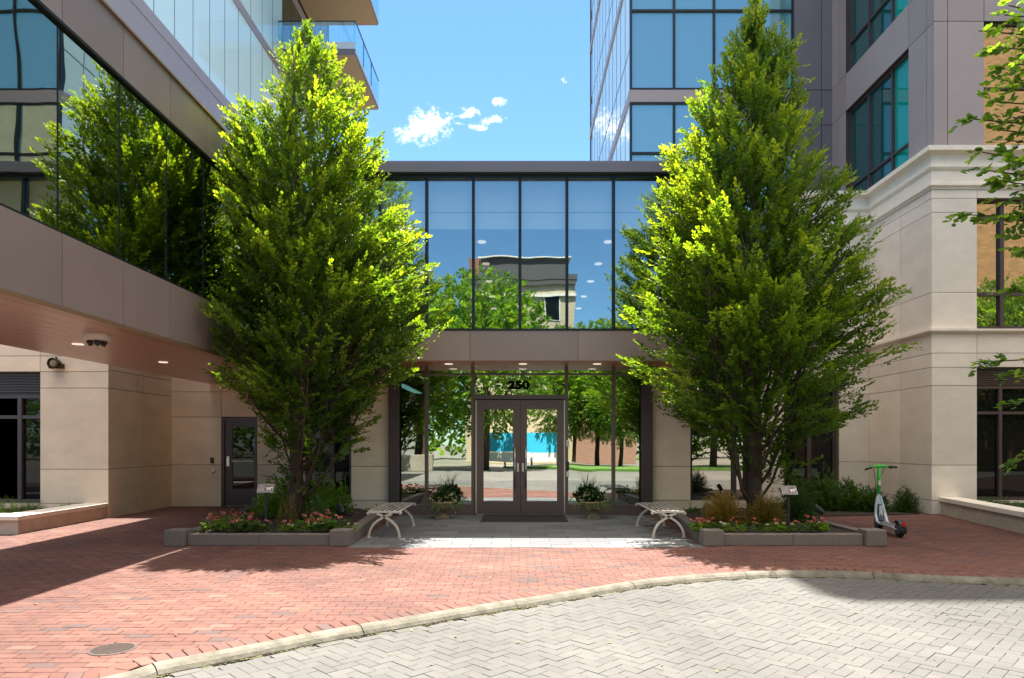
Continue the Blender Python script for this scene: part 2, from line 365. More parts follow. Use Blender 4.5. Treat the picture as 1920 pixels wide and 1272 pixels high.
# smooth resample
def catmull(P, n=14):
    out = []
    for i in range(len(P)-1):
        p0 = P[max(i-1, 0)]; p1 = P[i]; p2 = P[i+1]; p3 = P[min(i+2, len(P)-1)]
        for k in range(n):
            t = k/n; out.append(.5*((2*p1)+(-p0+p2)*t+(2*p0-5*p1+4*p2-p3)*t*t+(-p0+3*p1-3*p2+p3)*t**3))
    out.append(P[-1]); return np.array(out)
cs = catmull(cw, 10)
for _ in range(12): cs[1:-1] = .25*cs[:-2]+.5*cs[1:-1]+.25*cs[2:]
cx_, cy_ = cs[:, 0], cs[:, 1]
sl = np.gradient(cy_, cx_)
def cy(x): return np.interp(x, cx_, cy_)
def csec(x): return np.sqrt(1+np.interp(x, cx_, sl)**2)      # 1/cos of curb angle
RZ = -.05                                                    # driveway level
ASPH = mat('driveway_base', (.14, .13, .12), .9, var=.25, vscale=.6)
REDB = mat('red_brick_base', (.30, .13, .10), .9, var=.3, vscale=5)
g = MB(); g.box(-400, 400, -400, 400, -1.0, -.12); tag(g.build('ground', mat('ground_soil', (.16, .15, .12), .95, var=.3, vscale=.3)), kind='structure')
g = MB()                                                     # driveway sheet south of the curb
pts = [(x, y) for x, y in zip(cx_, cy_)]
g.prism([(-30,-16)]+[(x, y-.05) for x, y in pts if x < 32]+[(32,-16)], -.11, RZ-.012)
g.build('driveway_base', ASPH); tag(bpy.data.objects['driveway_base'], kind='structure')
g = MB(); g.prism([(x, y+.03) for x, y in pts]+[(32,40),(-30,40)], -.11, -.005)
tag(g.build('sidewalk_base', mat('brick_joint_sand', (.07, .035, .025), .95, var=.4, vscale=4)), kind='structure')

def bricks(cen, ang, L_, W_, gap, zt, clampf, name, m, tints, bev=.006, h=.03):
    n = len(cen); ca, sa = np.cos(ang), np.sin(ang)
    def ring(l, w, z):
        c = np.array([(-l, -w), (l, -w), (l, w), (-l, w)])/2
        X = cen[:, None, 0]+c[None, :, 0]*ca[:, None]-c[None, :, 1]*sa[:, None]
        Y = cen[:, None, 1]+c[None, :, 0]*sa[:, None]+c[None, :, 1]*ca[:, None]
        return X, Y, z
    rings = []
    dz = rng.normal(0, .0011, n)
    for l, w_, z in ((L_-gap, W_-gap, zt-h), (L_-gap, W_-gap, zt-bev*.6), (L_-gap-2*bev, W_-gap-2*bev, zt)):
        X, Y, z = ring(l, w_, z); Y = clampf(X, Y); rings.append(np.stack([X, Y, np.broadcast_to(z+dz[:, None], X.shape)], -1))
    V = np.concatenate(rings, 1)                 # n,12,3
    base = (np.arange(n)*12)[:, None, None]
    fs = np.array([(8,9,10,11)]+[(4+i, 4+(i+1) % 4, 8+(i+1) % 4, 8+i) for i in range(4)]+[(i, (i+1) % 4, 4+(i+1) % 4, 4+i) for i in range(4)])
    Fs = (fs[None]+base).reshape(-1, 4)
    mb = MB(); mb.raw = True; mb.v = V.reshape(-1, 3).tolist(); mb.f = Fs.tolist(); mb.t = np.repeat(tints, 12).tolist()
    o = mb.build(name, m); return tag(o, kind='structure')
BRK = mat('red_clay_brick', (1, 1, 1), .82, var=.22, vscale=24, bump=.35, bscale=60,
          big=.30, tint=[(0, (.064, .025, .020)), (1, (.21, .112, .086)), (.35, (.130, .050, .037)), (.75, (.17, .074, .054)), (.05, (.112, .074, .072))])
PAV = mat('grey_concrete_paver', (1, 1, 1), .85, var=.20, vscale=75, bump=.35, bscale=90,
          big=.22, tint=[(0, (.08, .078, .075)), (1, (.135, .131, .125)), (.5, (.108, .105, .10))])
# red running bond, rows along X
rows = np.arange(3.0, 16.6, .1); cen = []
for i, y in enumerate(rows):
    xs = np.arange(-13, 12, .2)+(.1 if i % 2 else 0)+random.uniform(-.015, .015)
    cen += [(x, y) for x in xs]
cen = np.array(cen); cen[:, 1] += .012*np.sin(cen[:, 0]*.8+cen[:, 1]*.5)+.05*cen[:, 0]*0
d = (cen[:, 1]-cy(cen[:, 0]))/csec(cen[:, 0])
keep = (d > .135) & ~((np.abs(cen[:, 0]-.1) < 2.55) & (cen[:, 1] > 10.0) & (cen[:, 1] < 15)) & ~((cen[:, 1] > 14.5) & (np.abs(cen[:, 0]) < 3.5))
keep &= ~((cen[:, 1] < 5) & (cen[:, 0] < -8)); cen = cen[keep]
def cl_red(X, Y): return np.maximum(Y, cy(X)+.03*csec(X))
tn = np.clip(rng.normal(.52, .15, len(cen)), .08, .9); tn[rng.random(len(cen)) < .03] = .03
bricks(cen, rng.normal(0, .012, len(cen)), .2, .1, .007, 0.0, cl_red, 'brick_sidewalk', BRK, tn)
# soldier course along the curb
arc = np.concatenate([[0], np.cumsum(np.hypot(np.diff(cx_), np.diff(cy_)))])
s_ = np.arange(arc[np.searchsorted(cx_, -9)], arc[np.searchsorted(cx_, 13)], .102)
bx_, by_ = np.interp(s_, arc, cx_), np.interp(s_, arc, cy_); an = np.arctan(np.interp(bx_, cx_, sl))
cen = np.stack([bx_-np.sin(an)*.103, by_+np.cos(an)*.103], -1)
bricks(cen, an+math.pi/2, .2, .1, .006, .0065, lambda X, Y: Y, 'brick_border_course', BRK, np.clip(rng.normal(.5, .15, len(cen)), .1, 1))
# herringbone driveway at 45 degrees
W_ = .094; Lh = .188; cen = []; an = []
c45 = math.cos(R(45))
for i in range(-150, 150):
    for j in range(-150, 150):
        k = (i-j) % 4
        if k == 0: cu, cv, ang = i+1, j+.5, 0
        elif k == 3: cu, cv, ang = i+.5, j+1, math.pi/2
        else: continue
        x = (cu-cv)*c45*W_; y = (cu+cv)*c45*W_
        cen.append((x+3, y+5)); an.append(ang+R(45)+rng.normal(0, .008))
cen = np.array(cen); an = np.array(an)
keep = (cen[:, 0] > -7) & (cen[:, 0] < 13) & (cen[:, 1] > .5) & (cen[:, 1] < cy(cen[:, 0])-.12*csec(cen[:, 0])-.03)
cen = cen[keep]; an = an[keep]
bricks(cen, an, Lh, W_, .0032, RZ, lambda X, Y: np.minimum(Y, cy(X)-.13*csec(X)), 'driveway_pavers', PAV, np.clip(rng.normal(.55, .10, len(cen)), 0, 1), bev=.003)
# curb: rounded granite, cut in stones
CR = [(0.0, -.03), (0.0, .004), (-.015, .012), (-.05, .012), (-.085, .002), (-.115, -.018), (-.135, -.045), (-.14, -.09), (0, -.09)]
g = MB(); cuts = np.arange(arc[np.searchsorted(cx_, -12)], arc[-1]-1, 1.55)
for a0, a1 in zip(cuts[:-1], cuts[1:]):
    ss = np.linspace(a0+.004, a1-.004, 10); X = np.interp(ss, arc, cx_); Y = np.interp(ss, arc, cy_); A = np.arctan(np.interp(X, cx_, sl))
    vs = []; jz = random.uniform(-.004, .004)
    for x, y, t in zip(X, Y, A):
        for (dd, z) in CR: vs.append((x-math.sin(t)*dd, y+math.cos(t)*dd, z+jz))
    k = len(CR)
    g.add(vs, [(i*k+j, i*k+(j+1) % k, (i+1)*k+(j+1) % k, (i+1)*k+j) for i in range(9) for j in range(k)]+[tuple(range(k)), tuple(range(9*k, 10*k))[::-1]])
tag(g.build('curb', CURBM, smooth=False), kind='structure')
# moss in the gutter joint
g = MB(); g.raw = True
for s in np.arange(arc[np.searchsorted(cx_, -5)], arc[np.searchsorted(cx_, 8)], .012):
    if random.random() < .55:
        x = np.interp(s, arc, cx_); y = np.interp(s, arc, cy_); t = math.atan(np.interp(x, cx_, sl)); dd = -.14-random.random()**2*.03; r = random.uniform(.004, .012)
        X, Y = x-math.sin(t)*dd, y+math.cos(t)*dd
        g.add([(X-r, Y-r*.6, RZ+.001), (X+r, Y-r, RZ+.001), (X+r*.8, Y+r, RZ+.002), (X-r, Y+r, RZ+.001), (X, Y, RZ+r*.7)], [(0,1,4),(1,2,4),(2,3,4),(3,0,4)], random.random())
tag(g.build('gutter_moss', mat('moss', (1, 1, 1), .95, tint=[(0, (.05, .055, .015)), (1, (.16, .14, .05))])), kind='stuff')
# entrance paving
EPV = mat('bluestone_paver', (1, 1, 1), .7, var=.15, vscale=14, bump=.15, bscale=70, tint=[(0, (.10, .108, .12)), (1, (.165, .17, .175))])
g = MB(); g.box(-2.52, 2.74, 9.93, 14.6, -.03, -.002); tag(g.build('entrance_paving_bed', mat('paver_joint', (.09, .085, .08), .9)), kind='structure')
cen = [(x+(.3 if i % 2 else 0), y) for i, y in enumerate(np.arange(10.08, 14.5, .3)) for x in np.arange(-2.22, 2.5, .6)]
cen = np.array(cen); cen = cen[(cen[:, 0] < 2.5)]
def clx(X, Y): return Y
ob = bricks(cen, np.zeros(len(cen)), .6, .3, .008, .004, clx, 'entrance_paving', EPV, rng.random(len(cen)), bev=.004)
me = ob.data
for q in me.vertices: q.co.x = max(-2.5, min(2.72, q.co.x))
# fill the half stones at the ends of every second course
cen = np.array([(-2.37, y) for i, y in enumerate(np.arange(10.08, 14.5, .3)) if i % 2]+[(2.63, y) for i, y in enumerate(np.arange(10.08, 14.5, .3)) if not i % 2])
ob = bricks(cen, np.zeros(len(cen)), .26, .3, .008, .004, clx, 'entrance_paving_end_stones', EPV, rng.random(len(cen)), bev=.004)
for q in ob.data.vertices: q.co.x = max(-2.5, min(2.72, q.co.x))
# lawn across the driveway (seen in reflections)
g = MB(); g.prism([(4,-9),(30,-9),(30,-13.9),(-1,-13.9)], -.1, .08); tag(g.build('lawn', mat('lawn_grass', (.10, .20, .03), .9, var=.4, vscale=20)), kind='structure')

# manhole
x, y = gp(211, 1218)
t = thing('manhole_cover', 'small round grey manhole cover set in red brick pavement', 'manhole cover', (x, y, 0))
mh = mat('cast_iron_cover', (.085, .06, .052), .8, var=.3, vscale=30, bump=.5, bscale=50)
MB().lathe([(.0, -.02), (.158, -.02), (.158, .004), (.15, .0065), (.0, .0065)], (x, y, 0), 40).build('cover_plate', mh, t)
g = MB()
for k in range(-6, 7):
    hl = math.sqrt(max(0, .14**2-(k*.021)**2)); g.box(x-hl, x+hl, y+k*.021-.004, y+k*.021+.004, .0065, .0095)
g.build('tread_ribs', mh, t)

n_ = 130; P = np.stack([rng.uniform(-6.5, 8, n_), rng.uniform(4.3, 10.6, n_), np.zeros(n_)], -1); P = P[(np.abs(P[:, 1]-cy(P[:, 0])) > .3)]; P[:, 2] = np.where(P[:, 1] > cy(P[:, 0]), .006, RZ+.006)
a_ = rng.uniform(0, 6.28, len(P)); lv = leaves(P, np.stack([np.cos(a_), np.sin(a_), rng.uniform(0, .25, len(P))], -1), np.tile([0, 0, 1.0], (len(P), 1))+rng.normal(0, .2, (len(P), 3)), rng.uniform(.02, .045, len(P)), .5, rng.random(len(P)))
tag(lv.build('fallen_leaves', mat('dry_leaf', (1, 1, 1), .8, tint=[(0, (.12, .07, .03)), (1, (.22, .22, .06))])), kind='stuff')

# ---------------------------------------------------------------- entrance building
EU, EG = 13.6, 14.45          # upper facade plane, ground glass plane
EB = thing('entrance_pavilion', 'two storey glazed entrance pavilion with 250 above double doors', 'building', (0, EG, 0))
XL, XR = -4.8, 5.1
FY = ('Y', EU, 1)
# fascia between floors
xs = [XL, -3.9, px(881,0,EU)[0], px(1084,0,EU)[0]+.0, 3.4, XR]
wall_cells(FY, xs, [3.155, 3.76], 'fascia', FASC, JOINT, EB, gap=.008, th=.02, back=.12)
g = MB(); g.box(XL, XR, EU-.012, EU+.14, 3.762, 3.80); g.build('window_sill', BLACKF, EB)
# roof slab with projecting edge
g = MB(); g.box(XL-.05, XR+.1, EU-.16, 24, 6.86, 7.03); g.box(XL-.05, XR+.1, EU-.10, 24, 7.032, 7.10); g.build('roof', CLADD, EB)
g = MB(); g.box(XL, XR, EU-.05, 24, 6.78, 6.858); g.build('roof_soffit_trim', BLACKF, EB)
g = MB()
for k in range(160):
    x = random.uniform(-3, 3.2); r = random.uniform(.006, .022); yy_ = EU-.07+random.uniform(0, .1)
    g.lathe([(r*1.6, 0), (r*1.3, r*.7), (.3*r, r)], (x, yy_, 7.10), 5)
tag(g.build('roof_gravel', mat('roof_gravel', (.5, .48, .45), .9), EB), kind='stuff')
# upper curtain wall
mull = [px(q, 0, EU)[0] for q in (800, 887.5, 975, 1063, 1150.5)]
dx_ = mull[1]-mull[0]; mull = [mull[0]-3*dx_, mull[0]-2*dx_, mull[0]-dx_]+mull+[mull[-1]+dx_, mull[-1]+2*dx_, mull[-1]+3*dx_]
g = MB()
for m_ in mull: g.box(m_-.028, m_+.028, EU-.03, EU+.10, 3.80, 6.78)
g.build('curtain_wall_mullion_grid', BLACKF, EB)
ed = [XL]+mull+[XR]
for a, b in zip(ed[:-1], ed[1:]):
    g = MB(); g.box(a+.03, b-.03, EU+.03, EU+.04, 3.80, 6.78); pn = g.build('upper_pane', G_UP, EB)
# upper room
g = MB(); g.box(XL, XR, EU+.14, 24, 3.60, 3.74); g.build('upper_floor', INTD, EB)
g = MB(); g.box(XL, XR, EU+.2, 24, 5.86, 5.95); g.build('upper_ceiling', INTC, EB)
g = MB(); g.box(XL, XR, 23.8, 24, 3.74, 6.8); g.box(XL, XL+.1, EU+.2, 23.8, 3.2, 6.8); g.box(XR-.1, XR, EU+.2, 23.8, 3.2, 6.8); g.build('upper_room_walls', INTD, EB)
g = MB(); g.box(XL+.12, XR-.12, EU+.16, EU+.19, 5.83, 6.78); g.build('window_blind', BLIND, EB)
g = MB(); g.box(XL+.12, XR-.12, EU+.15, EU+.158, 6.16, 6.172); g.build('blind_hem', INTD, EB)
for X_ in (-.8, 1.92):
    for Y_ in (14.7, 16.5, 18.3, 20.2, 22.0):
        MB().lathe([(.09, 5.835), (.09, 5.862), (.0, 5.862)], (X_, Y_, 0), 14).build('ceiling_downlight', GLOW, EB)
# soffit
g = MB(); g.box(XL, XR, EU+.02, EG+3.2, 3.14, 3.20)
g.build('soffit', mat('cedar_tone_soffit', (.62, .24, .09), .4, .1, var=.2, vscale=3, stretch=(.3, 5, 1)), EB)
for q in (850, 980, 1110):
    X_ = (q-CX)*14.95/F; MB().lathe([(.085, 3.13), (.085, 3.142), (.0, 3.142)], (X_, 13.97, 0), 18).build('soffit_downlight', GLOW, EB)
# ground floor storefront
FG = ('Y', EG, 1)
xo0, xo1 = px(730,0,EG)[0], px(1222,0,EG)[0]; xg0, xg1 = px(750,0,EG)[0], px(1201,0,EG)[0]
MB().box(xo0, xg0, EG-.12, EG+.2, 0, 3.14).build('storefront_jamb', FRAME, EB); MB().box(xg1, xo1, EG-.12, EG+.2, 0, 3.14).build('storefront_jamb', FRAME, EB)
mx = [px(q,0,EG)[0] for q in (800, 887, 1062, 1150)]
zt = CAM_H+(830-702)*EG/F; zdt = CAM_H+(830-748)*EG/F
g = MB()
for m_ in mx: g.box(m_-.035, m_+.035, EG-.06, EG+.08, .0, 3.14)
g.box(xg0, mx[1]-.035, EG-.05, EG+.07, 0, .22); g.box(mx[2]+.035, xg1, EG-.05, EG+.07, 0, .22)
g.box(xg0, xg1, EG-.045, EG+.06, zt-.02, zt+.02)
g.box(mx[1]+.035, mx[2]-.035, EG-.05, EG+.07, zdt-.01, zdt+.08)
g.build('storefront_frame', DOORM, EB)
for a, b in ((xg0, mx[0]), (mx[0], mx[1]), (mx[2], mx[3]), (mx[3], xg1)):
    MB().box(a+.03, b-.03, EG, EG+.01, .22, zt-.02).build('lobby_pane', G_LOW, EB)
for a, b in zip([xg0]+mx, mx+[xg1]):
    MB().box(a+.03, b-.03, EG, EG+.01, zt+.02, 3.14).build('lobby_top_pane', G_LOW, EB)
MB().box(mx[1]+.035, mx[2]-.035, EG, EG+.01, zdt+.08, zt-.02).build('transom_pane', G_LOW, EB)
# doors
d0, d1 = px(893,0,EG)[0], px(1058,0,EG)[0]; dc = px(975.5,0,EG)[0]
MB().box(mx[1]+.035, d0-.004, EG-.04, EG+.06, 0, zdt-.012).build('door_jamb', BLACKF, EB); MB().box(d1+.004, mx[2]-.035, EG-.04, EG+.06, 0, zdt-.012).build('door_jamb', BLACKF, EB)
ztop = zdt-.03; zgt = CAM_H+(830-768)*EG/F; zgb = CAM_H-(940-830)*EG/F
for side, (a, b) in enumerate(((d0, dc-.004), (dc+.004, d1))):
    ga, gb_ = (px(907,0,EG)[0], px(962,0,EG)[0]) if side == 0 else (px(988,0,EG)[0], px(1044,0,EG)[0])
    lf = MB(); Y0, Y1 = EG-.065, EG-.02
    lf.box(a, ga, Y0, Y1, .03, ztop); lf.box(gb_, b, Y0, Y1, .03, ztop); lf.box(ga, gb_, Y0, Y1, zgt, ztop); lf.box(ga, gb_, Y0, Y1, .03, zgb)
    leaf = lf.build('door', DOORM, EB)
    MB().box(ga, gb_, EG-.05, EG-.04, zgb, zgt).build('door_glass', G_DOOR, leaf)
    hx = px(965.5,0,EG)[0] if side == 0 else px(986,0,EG)[0]
    z0, z1 = CAM_H-(915-830)*EG/F, CAM_H-(838-830)*EG/F
    h = MB(); h.tube([(hx, EG-.13, z0), (hx, EG-.13, z1)], .014, 10)
    for z in (z0+.12, z1-.12): h.tube([(hx, EG-.13, z), (hx, EG-.06, z)], .009, 8)
    h.build('pull_handle', STEEL, leaf, smooth=True)
    lx = px(971,0,EG)[0] if side == 0 else px(980.5,0,EG)[0]
    MB().box(lx-.022, lx+.022, EG-.078, EG-.065, CAM_H-55*EG/F-.0, CAM_H-39*EG/F, .004).build('lock_plate', STEEL, leaf)
    ex = a+.0 if side == 0 else b
    MB().box(ex-.012, ex+.012, EG-.075, EG-.066, .04, ztop-.01).build('hinge_strip', STEEL, leaf)
MB().box(d0, d1, EG-.08, EG+.06, .006, .026).build('threshold', STEEL, EB)
ix = px(1064,0,EG)[0]
MB().box(ix-.03, ix+.03, EG-.085, EG-.06, CAM_H-8*EG/F, CAM_H+4*EG/F, .006).build('intercom', STEEL, EB)
MB().box(ix-.03, ix+.03, EG-.085, EG-.06, CAM_H-64*EG/F, CAM_H-54*EG/F, .006).build('card_reader', WHITE, EB)
MB().box(ix-.03, ix+.03, EG-.08, EG-.06, CAM_H-52*EG/F, CAM_H-36*EG/F, .006).build('key_switch', BLACK, EB)
# address number
def text_mesh(s, size, name, m, parent, loc, rot=(R(90), 0, 0), ext=.008, off=0.0, wx=1.0):
    cu = bpy.data.curves.new('tmp', 'FONT'); cu.body = s; cu.size = size; cu.extrude = ext; cu.offset = off; cu.align_x = 'CENTER'; cu.align_y = 'CENTER'
    ob = bpy.data.objects.new('tmp', cu); COL.objects.link(ob); dg = bpy.context.evaluated_depsgraph_get(); dg.update()
    me = bpy.data.meshes.new_from_object(ob.evaluated_get(dg)); bpy.data.objects.remove(ob); me.materials.clear(); me.materials.append(m); me.name = name
    me.transform(Matrix.Diagonal((wx, 1, 1, 1)))
    o = bpy.data.objects.new(name, me); COL.objects.link(o); o.rotation_euler = rot; o.parent = parent
    o.location = Vector(loc)-ORI.get(parent.name, Vector((0,0,0))); return o
X_, Z_ = px(972.5, 723, EG)
text_mesh('250', .225, 'address_number', mat('black_numerals', (.004, .004, .004), .7, spec=.1), EB, (X_, EG-.03, Z_), off=.013, wx=1.34)
# lobby interior
g = MB(); g.box(xo0-.6, xo1+.6, EG+.08, 22, -.02, .012); g.build('lobby_floor', mat('lobby_floor', (.22, .20, .17), .25), EB)
g = MB(); g.box(xo0-.6, xo1+.6, 21.8, 22, 0, 3.1); g.box(xo0-.7, xo0-.6, EG+.2, 22, 0, 3.1); g.box(xo1+.6, xo1+.7, EG+.2, 22, 0, 3.1); g.build('lobby_walls', INTD, EB)
g = MB(); g.box(-1.0, 1.6, 19.0, 19.6, 0.012, 1.1, .03); g.box(-1.1, 1.7, 18.9, 19.7, 1.1, 1.15); g.build('reception_desk', mat('desk_wood', (.18, .1, .06), .5), EB)
g = MB(); g.box(-3, 3.1, EG+3.2, 22, 3.06, 3.12); g.build('lobby_ceiling', INTC, EB)
# stone piers and side bays
def bay(x0, x1, wins, name):
    us = sorted({x0, x1} | {w_[0] for w_ in wins} | {w_[1] for w_ in wins})
    zs = [0, .30, 1.02, 2.74, 3.14]
    return wall_cells(('Y', 14.5, 1), us, zs, name, STONE_BOUNCE, STONEJ, EB, holes=[(w_[0], w_[1], .3, 3.13) for w_ in wins])
pl = px(658,0,14.5)[0]; pr = px(1295,0,14.5)[0]
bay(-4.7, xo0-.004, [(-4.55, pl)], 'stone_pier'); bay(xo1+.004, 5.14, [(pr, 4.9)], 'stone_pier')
window(('Y',14.5,1), -4.55, pl, .3, 3.13, EB, vs=(-4.0,), hs=(2.5,), gm=G_DARK)
window(('Y',14.5,1), pr, 4.9, .3, 3.13, EB, vs=(4.62,), hs=(2.5,), gm=G_BRK)
g = MB(); g.box(-4.7, -4.4, 14.81, 16.3, 0, 3.14); g.box(4.85, 5.14, 14.81, 17.1, 0, 6.7); g.build('side_wall', STONE_BOUNCE, EB)

# doormat
t = thing('doormat', 'dark rectangular doormat before the entrance double doors', 'doormat', (.06, 13.9, 0))
a, b = gp(903, 979), gp(1063, 979)
MB().box(a[0], b[0], a[1], 14.37, .006, .018, .004).build('mat_pile', mat('mat_fibre', (.022, .016, .017), .95, var=.3, vscale=60, bump=.6, bscale=200), t)
MB().box(a[0]-.03, b[0]+.03, a[1]-.03, 14.39, .005, .012).build('mat_rim', RUBBER, t)

# ---------------------------------------------------------------- left glazed wing (bridge)
WX, WI = -4.87, -7.4
zs_, zb_, zt_, zp_ = 2.93, 3.76, 6.02, 6.66
my = [2.78+1.125*k for k in range(-6, 10)]; my = [m_ for m_ in my if -4 < m_ < 13.3]
my = [7.28+1.125*k for k in range(-10, 6)]
LW = thing('glazed_wing', 'long raised wing with mirror windows and mauve metal bands over the left sidewalk', 'building', (WX, 5, zs_))
FX = ('X', WX, 1); Y0, Y1 = my[0], 16.28
us = my+[16.28]
wall_cells(FX, us, [zs_+.045, zb_], 'lower_band', FASC, JOINT, LW, gap=.010, th=.02, back=.15)
wall_cells(FX, us, [zt_, zp_], 'upper_band', FASC, JOINT, LW, gap=.010, th=.02, back=.15)
g = MB(); g.box(WX-.16, WX+.02, Y0, Y1, zs_-.003, zs_+.043); g.build('drip_edge', mat('copper_trim', (.45, .27, .17), .35, .6), LW)
g = MB(); g.box(WX-.45, WX+.035, Y0, Y1, zp_+.002, zp_+.03); g.build('parapet_cap', mat('bronze_cap', (.42, .27, .15), .35, .6), LW)
for a, b in zip(us[:-1], us[1:]):
    MB().box(WX-.06, WX-.05, a+.012, b-.012, zb_, zt_).build('wing_pane', G_WING, LW)
g = MB()
for m_ in my[1:]: g.box(WX-.065, WX-.046, m_-.010, m_+.010, zb_, zt_)
g.box(WX-.12, WX-.005, Y0, Y1, zb_-.02, zb_+.025); g.box(WX-.12, WX-.005, Y0, Y1, zt_-.025, zt_+.02)
g.build('window_joint_frame', BLACKF, LW)
g = MB()
for i in range(10):
    a = WX-.16-(WX-.16-WI)*i/10; b = WX-.16-(WX-.16-WI)*(i+1)/10
    g.box(b+.003, a-.003, Y0, Y1, zs_, zs_+.02)
g.build('soffit', SOFF, LW)
g = MB(); g.box(WI+.01, WX-.17, Y0, Y1, zs_+.022, zs_+.2); g.build('floor_slab', INTD, LW)
g = MB(); g.box(WI, WI+.12, Y0, Y1, zs_+.01, zp_); g.build('rear_wall', FASC, LW)
g = MB(); g.box(WI+.13, WX-.2, Y0, Y1, zp_-.3, zp_-.15); g.build('roof', INTC, LW)
g = MB(); g.box(WI+.13, WX-.2, Y0+.1, 13.4, zt_+.0, zt_+.05); g.build('ceiling', INTD, LW)
for (a, b) in ((146, 645), (306, 679)):
    Y_ = (zs_-CAM_H)*F/(HY-b); X_ = (a-CX)*Y_/F
    MB().lathe([(.075, zs_-.012), (.075, zs_+.002), (0, zs_+.002)], (X_, Y_, 0), 18).build('soffit_downlight', GLOW, LW)
Y_ = 8.9; X_ = (182-CX)*Y_/F
SCm = thing('security_camera', 'white round multi lens security camera under the left soffit', 'security camera', (X_, Y_, zs_))
MB().lathe([(0, zs_), (.155, zs_), (.16, zs_-.02), (.16, zs_-.065), (.145, zs_-.075), (0, zs_-.075)], (X_, Y_, 0), 32).build('housing', WHITE, SCm, smooth=False)
for k in range(4):
    th = k*math.pi/2+.6; c = Vector((X_+.075*math.cos(th), Y_+.075*math.sin(th), zs_-.105)); dv = Vector((math.cos(th), math.sin(th), -.55)).normalized()
    MB().tube([c-dv*.05+Vector((0,0,.02)), c, c+dv*.035], [.03, .042, .036], 14).build('lens_turret', BLACK, SCm)
MB().lathe([(.0, zs_-.155), (.03, zs_-.15), (.05, zs_-.12), (.055, zs_-.075)], (X_, Y_, 0), 16).build('centre_boss', WHITE, SCm)

# ---------------------------------------------------------------- left stone block
LS = thing('limestone_annex', 'pale limestone building behind the passage under the left wing', 'building', (-8.3, 15, 0))
wl = (-11.7, -9.68)
wall_cells(('Y',13.8,1), [-16, wl[0], wl[1], -8.3], [0, .30, .99, 2.63, 2.96, 3.28, 4.4, 5.5], 'front_wall', STONE_BOUNCE, STONEJ, LS, holes=[(wl[0], wl[1], .3, 2.96)])
wall_cells(('X',-8.3,1), [13.83, 15.1, 16.3], [0, .99, 2.63, 3.0, 4.4, 5.5], 'return_wall', STONE_BOUNCE, STONEJ, LS)
dr0, dr1 = px(415,0,16.3)[0], px(482,0,16.3)[0]
wall_cells(('Y',16.3,1), [-8.296, dr0, dr1, -4.72], [0, 1.0, 2.14, 2.74, 3.1, 5.0, 7.0], 'back_wall', STONE_BOUNCE, STONEJ, LS, holes=[(dr0, dr1, -.1, 2.14)])
g = MB(); g.box(-16, -8.6, 14.1, 16, 5.35, 5.48); g.build('roof', STONE, LS)
window(('Y',13.8,1), wl[0], wl[1], .3, 2.5, LS, vs=(-10.19, -10.95), hs=(2.05,), gm=G_DARK)
g = MB(); 
for z in np.arange(2.56, 2.94, .055): g.box(wl[0]+.02, wl[1]-.02, 13.94, 13.99, z, z+.03)
g.box(wl[0], wl[1], 14.0, 14.05, 2.5, 2.96); g.build('louver', FRAME, LS)
# side door
D0, D1 = dr0+.0, dr1
g = MB(); g.box(D0, D0+.06, 16.32, 16.45, 0, 2.13); g.box(D1-.06, D1, 16.32, 16.45, 0, 2.13); g.box(D0+.06, D1-.06, 16.32, 16.45, 2.05, 2.13); df = g.build('side_door_frame', FRAME, LS)
g = MB(); a, b = D0+.065, D1-.065; ga, gb_ = px(434,0,16.3)[0], b-.02
g.box(a, ga, 16.36, 16.41, .02, 2.045); g.box(gb_, b, 16.36, 16.41, .02, 2.045); g.box(ga, gb_, 16.36, 16.41, 1.90, 2.045); g.box(ga, gb_, 16.36, 16.41, .02, .42)
sdr = g.build('side_door', FRAME, LS)
MB().box(ga, gb_, 16.38, 16.39, .42, 1.90).build('door_glass', G_DARK, sdr)
g = MB(); g.tube([(ga, 16.34, 1.08), (gb_, 16.34, 1.08)], .022, 10); g.build('push_bar', mat('brass_bar', (.6, .45, .22), .35, .7), sdr)
lx = px(426,0,16.3)[0]; MB().box(lx-.035, lx+.035, 16.335, 16.358, .96, 1.2, .006).build('lock_plate', STEEL, sdr)
kx = px(398,0,16.3)[0]; MB().box(kx-.035, kx+.035, 16.26, 16.298, 1.04, 1.17, .006).build('keypad', BLACK, LS)
MB().lathe([(.05, 0), (.05, -.02), (.03, -.03), (0, -.03)], (px(400,0,16.3)[0], 16.298, .85), 20, axis='y').build('door_opener_button', STEEL, LS)
x_, z_ = px(98, 681, 13.6)
WLt = thing('wall_spotlight', 'round dark bronze spotlight mounted high on the left limestone wall', 'wall light', (x_, 13.78, z_))
brz = mat('dark_bronze', (.05, .035, .025), .4, .6)
MB().lathe([(0, -.02), (.07, -.02), (.09, -.06), (.105, -.14), (.11, -.2), (.10, -.205), (.085, -.17), (0, -.17)], (x_, 13.8, z_), 28, axis='y').build('lamp_head', brz, WLt, smooth=False)
MB().lathe([(.0, -.172), (.082, -.172), (.06, -.19), (0, -.2)], (x_, 13.8, z_), 22, axis='y').build('lens', mat('amber_lens', (.25, .17, .08), .2), WLt)
g = MB(); g.box(x_-.12, x_+.12, 13.66, 13.70, z_-.10, z_-.085); g.tube([(x_, 13.75, z_+.1), (x_, 13.70, z_+.135)], .014, 8); g.box(x_-.12, x_-.108, 13.66, 13.79, z_-.1, z_-.0); g.box(x_+.108, x_+.12, 13.66, 13.79, z_-.1, z_); g.build('bracket', brz, WLt)

